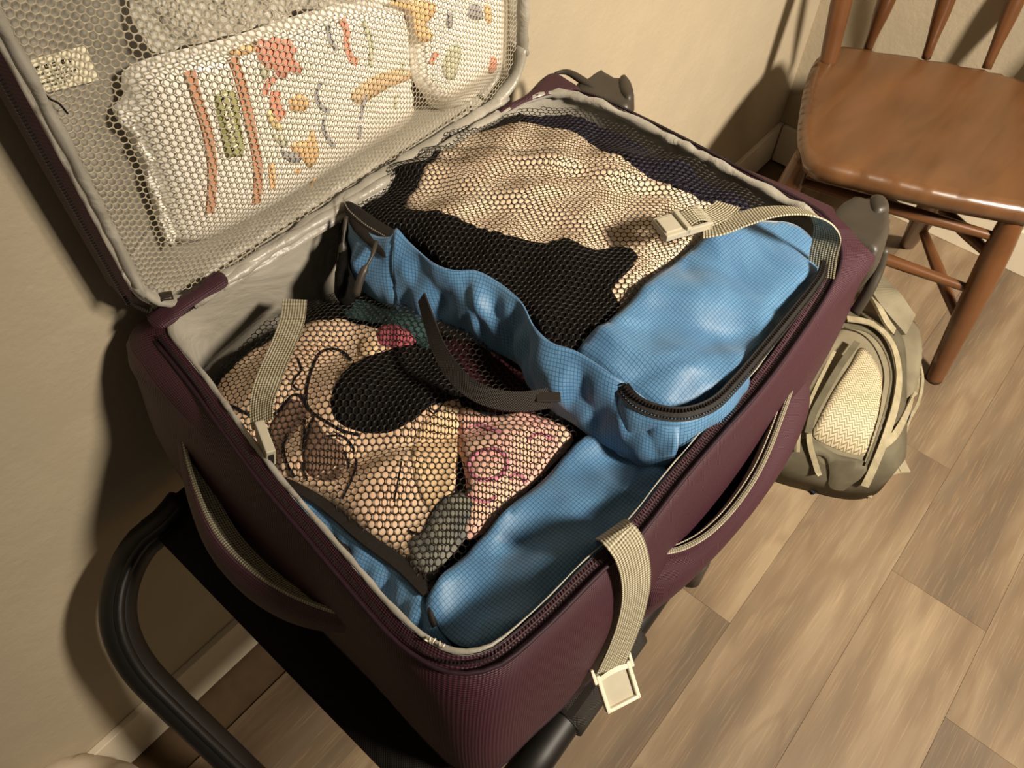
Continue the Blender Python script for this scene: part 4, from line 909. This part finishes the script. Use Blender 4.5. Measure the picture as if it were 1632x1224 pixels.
bpatch('front_pocket', [(1340, 520), (1380, 520), (1412, 550), (1424, 590), (1420, 640), (1404, 700), (1385, 745), (1350, 752), (1310, 735), (1288, 700), (1262, 690), (1280, 620), (1310, 560)], M_bp, .008, .02, .012)
hp = bpatch('herringbone_panel', [(1374, 552), (1394, 570), (1406, 600), (1406, 640), (1398, 680), (1386, 716), (1376, 724), (1340, 716), (1298, 694), (1304, 670), (1330, 620), (1356, 580)], M_herr, .014, .008, .006); hp['label'] = 'pale herringbone mesh panel'
def bl_(nm, px, w_, mat, lift=.01, th=.003):
    c = spline([PH(x, y, lambda a, b: HBp(a, b) + lift, .15) for x, y in px], ds=.008); T = nrm(np.gradient(c, axis=0)); e_ = 1e-3
    N_ = A([nrm(A([-(float(HBp(p[0] + e_, p[1])) - float(HBp(p[0] - e_, p[1]))) / (2 * e_) * .6, -(float(HBp(p[0], p[1] + e_)) - float(HBp(p[0], p[1] - e_))) / (2 * e_) * .6, 1.])) for p in c]); return strap(nm, c, np.cross(T, N_), w_, th, mat, BP)
bl_('edge_binding', [(1350, 508), (1390, 516), (1420, 545), (1432, 590), (1428, 640), (1410, 700), (1392, 745), (1378, 775)], .014, M_bpl, .016)
bl_('edge_binding', [(1350, 565), (1318, 615), (1295, 655), (1290, 700), (1300, 740), (1306, 758)], .010, M_bpl, .018)
bl_('side_strap', [(1455, 515), (1462, 560), (1461, 600), (1452, 640), (1428, 690), (1404, 712)], .014, M_bpl, .012)
def fstrap(nm, pts, w_, mat, nvec=(0, 0, 1.), th=.004):
    c = spline([PZ(*p) for p in pts], n=24); strap(nm, c, np.cross(nrm(np.gradient(c, axis=0)), A(nvec)), w_, th, mat, BP)
fstrap('shoulder_strap', [(1388, 440, .20), (1408, 466, .215), (1428, 492, .205), (1448, 518, .175)], .052, M_bp, (-.2, -.3, 1.), .010)
fstrap('strap_edging', [(1384, 466, .205), (1400, 490, .215), (1412, 512, .205), (1424, 528, .18)], .014, M_bpl, (-.2, -.6, .8), .006)
P = A([PZ(x, y, .10)[:2] for x, y in [(1424, 520), (1440, 500), (1456, 499), (1474, 520), (1480, 556), (1474, 600), (1461, 642), (1440, 680), (1412, 716), (1396, 720), (1416, 660), (1428, 590)]])
mound('side_wing', P, lambda p, d: np.stack([p[:, 0], p[:, 1], .10 - d + 0 * p[:, 0]], 1), M_bp, BP, .008, .094, .02)
bl_('zipper_line', [(1346, 520), (1384, 530), (1408, 556), (1420, 595), (1414, 640), (1398, 695), (1380, 742)], .004, M_bp2, .026, .002)
bl_('gathered_seam', [(1366, 545), (1338, 585), (1312, 630), (1296, 660), (1288, 690)], .012, M_bp2, .030, .002)
bl_('side_seam', [(1330, 560), (1300, 620), (1276, 680), (1272, 720)], .006, M_bpl, .026, .002)
bpatch('lower_flap', [(1294, 702), (1336, 722), (1376, 732), (1384, 740), (1374, 762), (1340, 764), (1304, 748), (1292, 722)], M_bp2, .020, .008, .006)
fstrap('loose_webbing', [(1466, 580, .06), (1470, 606, .03), (1464, 640, .02), (1448, 672, .015), (1440, 700, .012)], .006, M_bpl)
fstrap('side_pocket_lining', [(1448, 656, .06), (1438, 680, .045), (1424, 700, .03)], .030, M_navyfab, (.2, -.8, .5), .003)
fstrap('webbing_end', [(1392, 756, .02), (1412, 746, .010), (1436, 740, .006)], .036, M_bpl, th=.003); fstrap('webbing_end', [(1430, 742, .008), (1445, 741, .007)], .034, M_bpl, th=.004)
fstrap('webbing_end', [(1376, 752, .05), (1376, 772, .02), (1390, 786, .006)], .030, M_bpl, (.2, -.3, 1.), .003)
fstrap('hem_tape', [(1282, 752, .04), (1310, 760, .03), (1345, 778, .02), (1374, 782, .015)], .012, M_bpl)
fstrap('strap_adjuster', [(1262, 746, .03), (1276, 752, .03), (1290, 764, .03)], .014, M_bpl, th=.006)
fstrap('buckle_tab', [(1306, 738, .07), (1312, 750, .06)], .016, M_bpl, th=.006)
fstrap('navy_base', [(1222, 740, .010), (1260, 745, .010), (1300, 768, .008), (1312, 780, .006)], .05, M_navyfab, th=.004)

# ------------------------------------------------------------------ pale bag at the lower left
def HW(x, y): return .180 + .02 * np.sin(np.asarray(x) * 25 + np.asarray(y) * 14) + .012 * np.sin(np.asarray(y) * 60 - np.asarray(x) * 22)
wp = A([PZ(x, y, .15)[:2] for x, y in [(-160, 1215), (-60, 1200), (60, 1190), (150, 1194), (205, 1215), (240, 1262), (250, 1340), (150, 1400), (-50, 1380), (-170, 1300)]])
tag(mound('white_bag', wp, topM(HW), M_bed, None, .012, .125, .06), 'pale crumpled bag on the floor by the left wall', 'bag')

# frayed lining threads at the near corner
for (x, y, dx, dy) in ((682, 1022, -6, -3), (684, 1023, 2, -7), (688, 1026, 6, -8), (700, 1030, 1, -8), (704, 1032, 5, -5)):
    tube('frayed_thread', [PZ(x, y, .776), PZ(x + dx * .6, y + dy * .6, .779), PZ(x + dx, y + dy, .778)], .0007, M_buckle_lt, SC, 5)
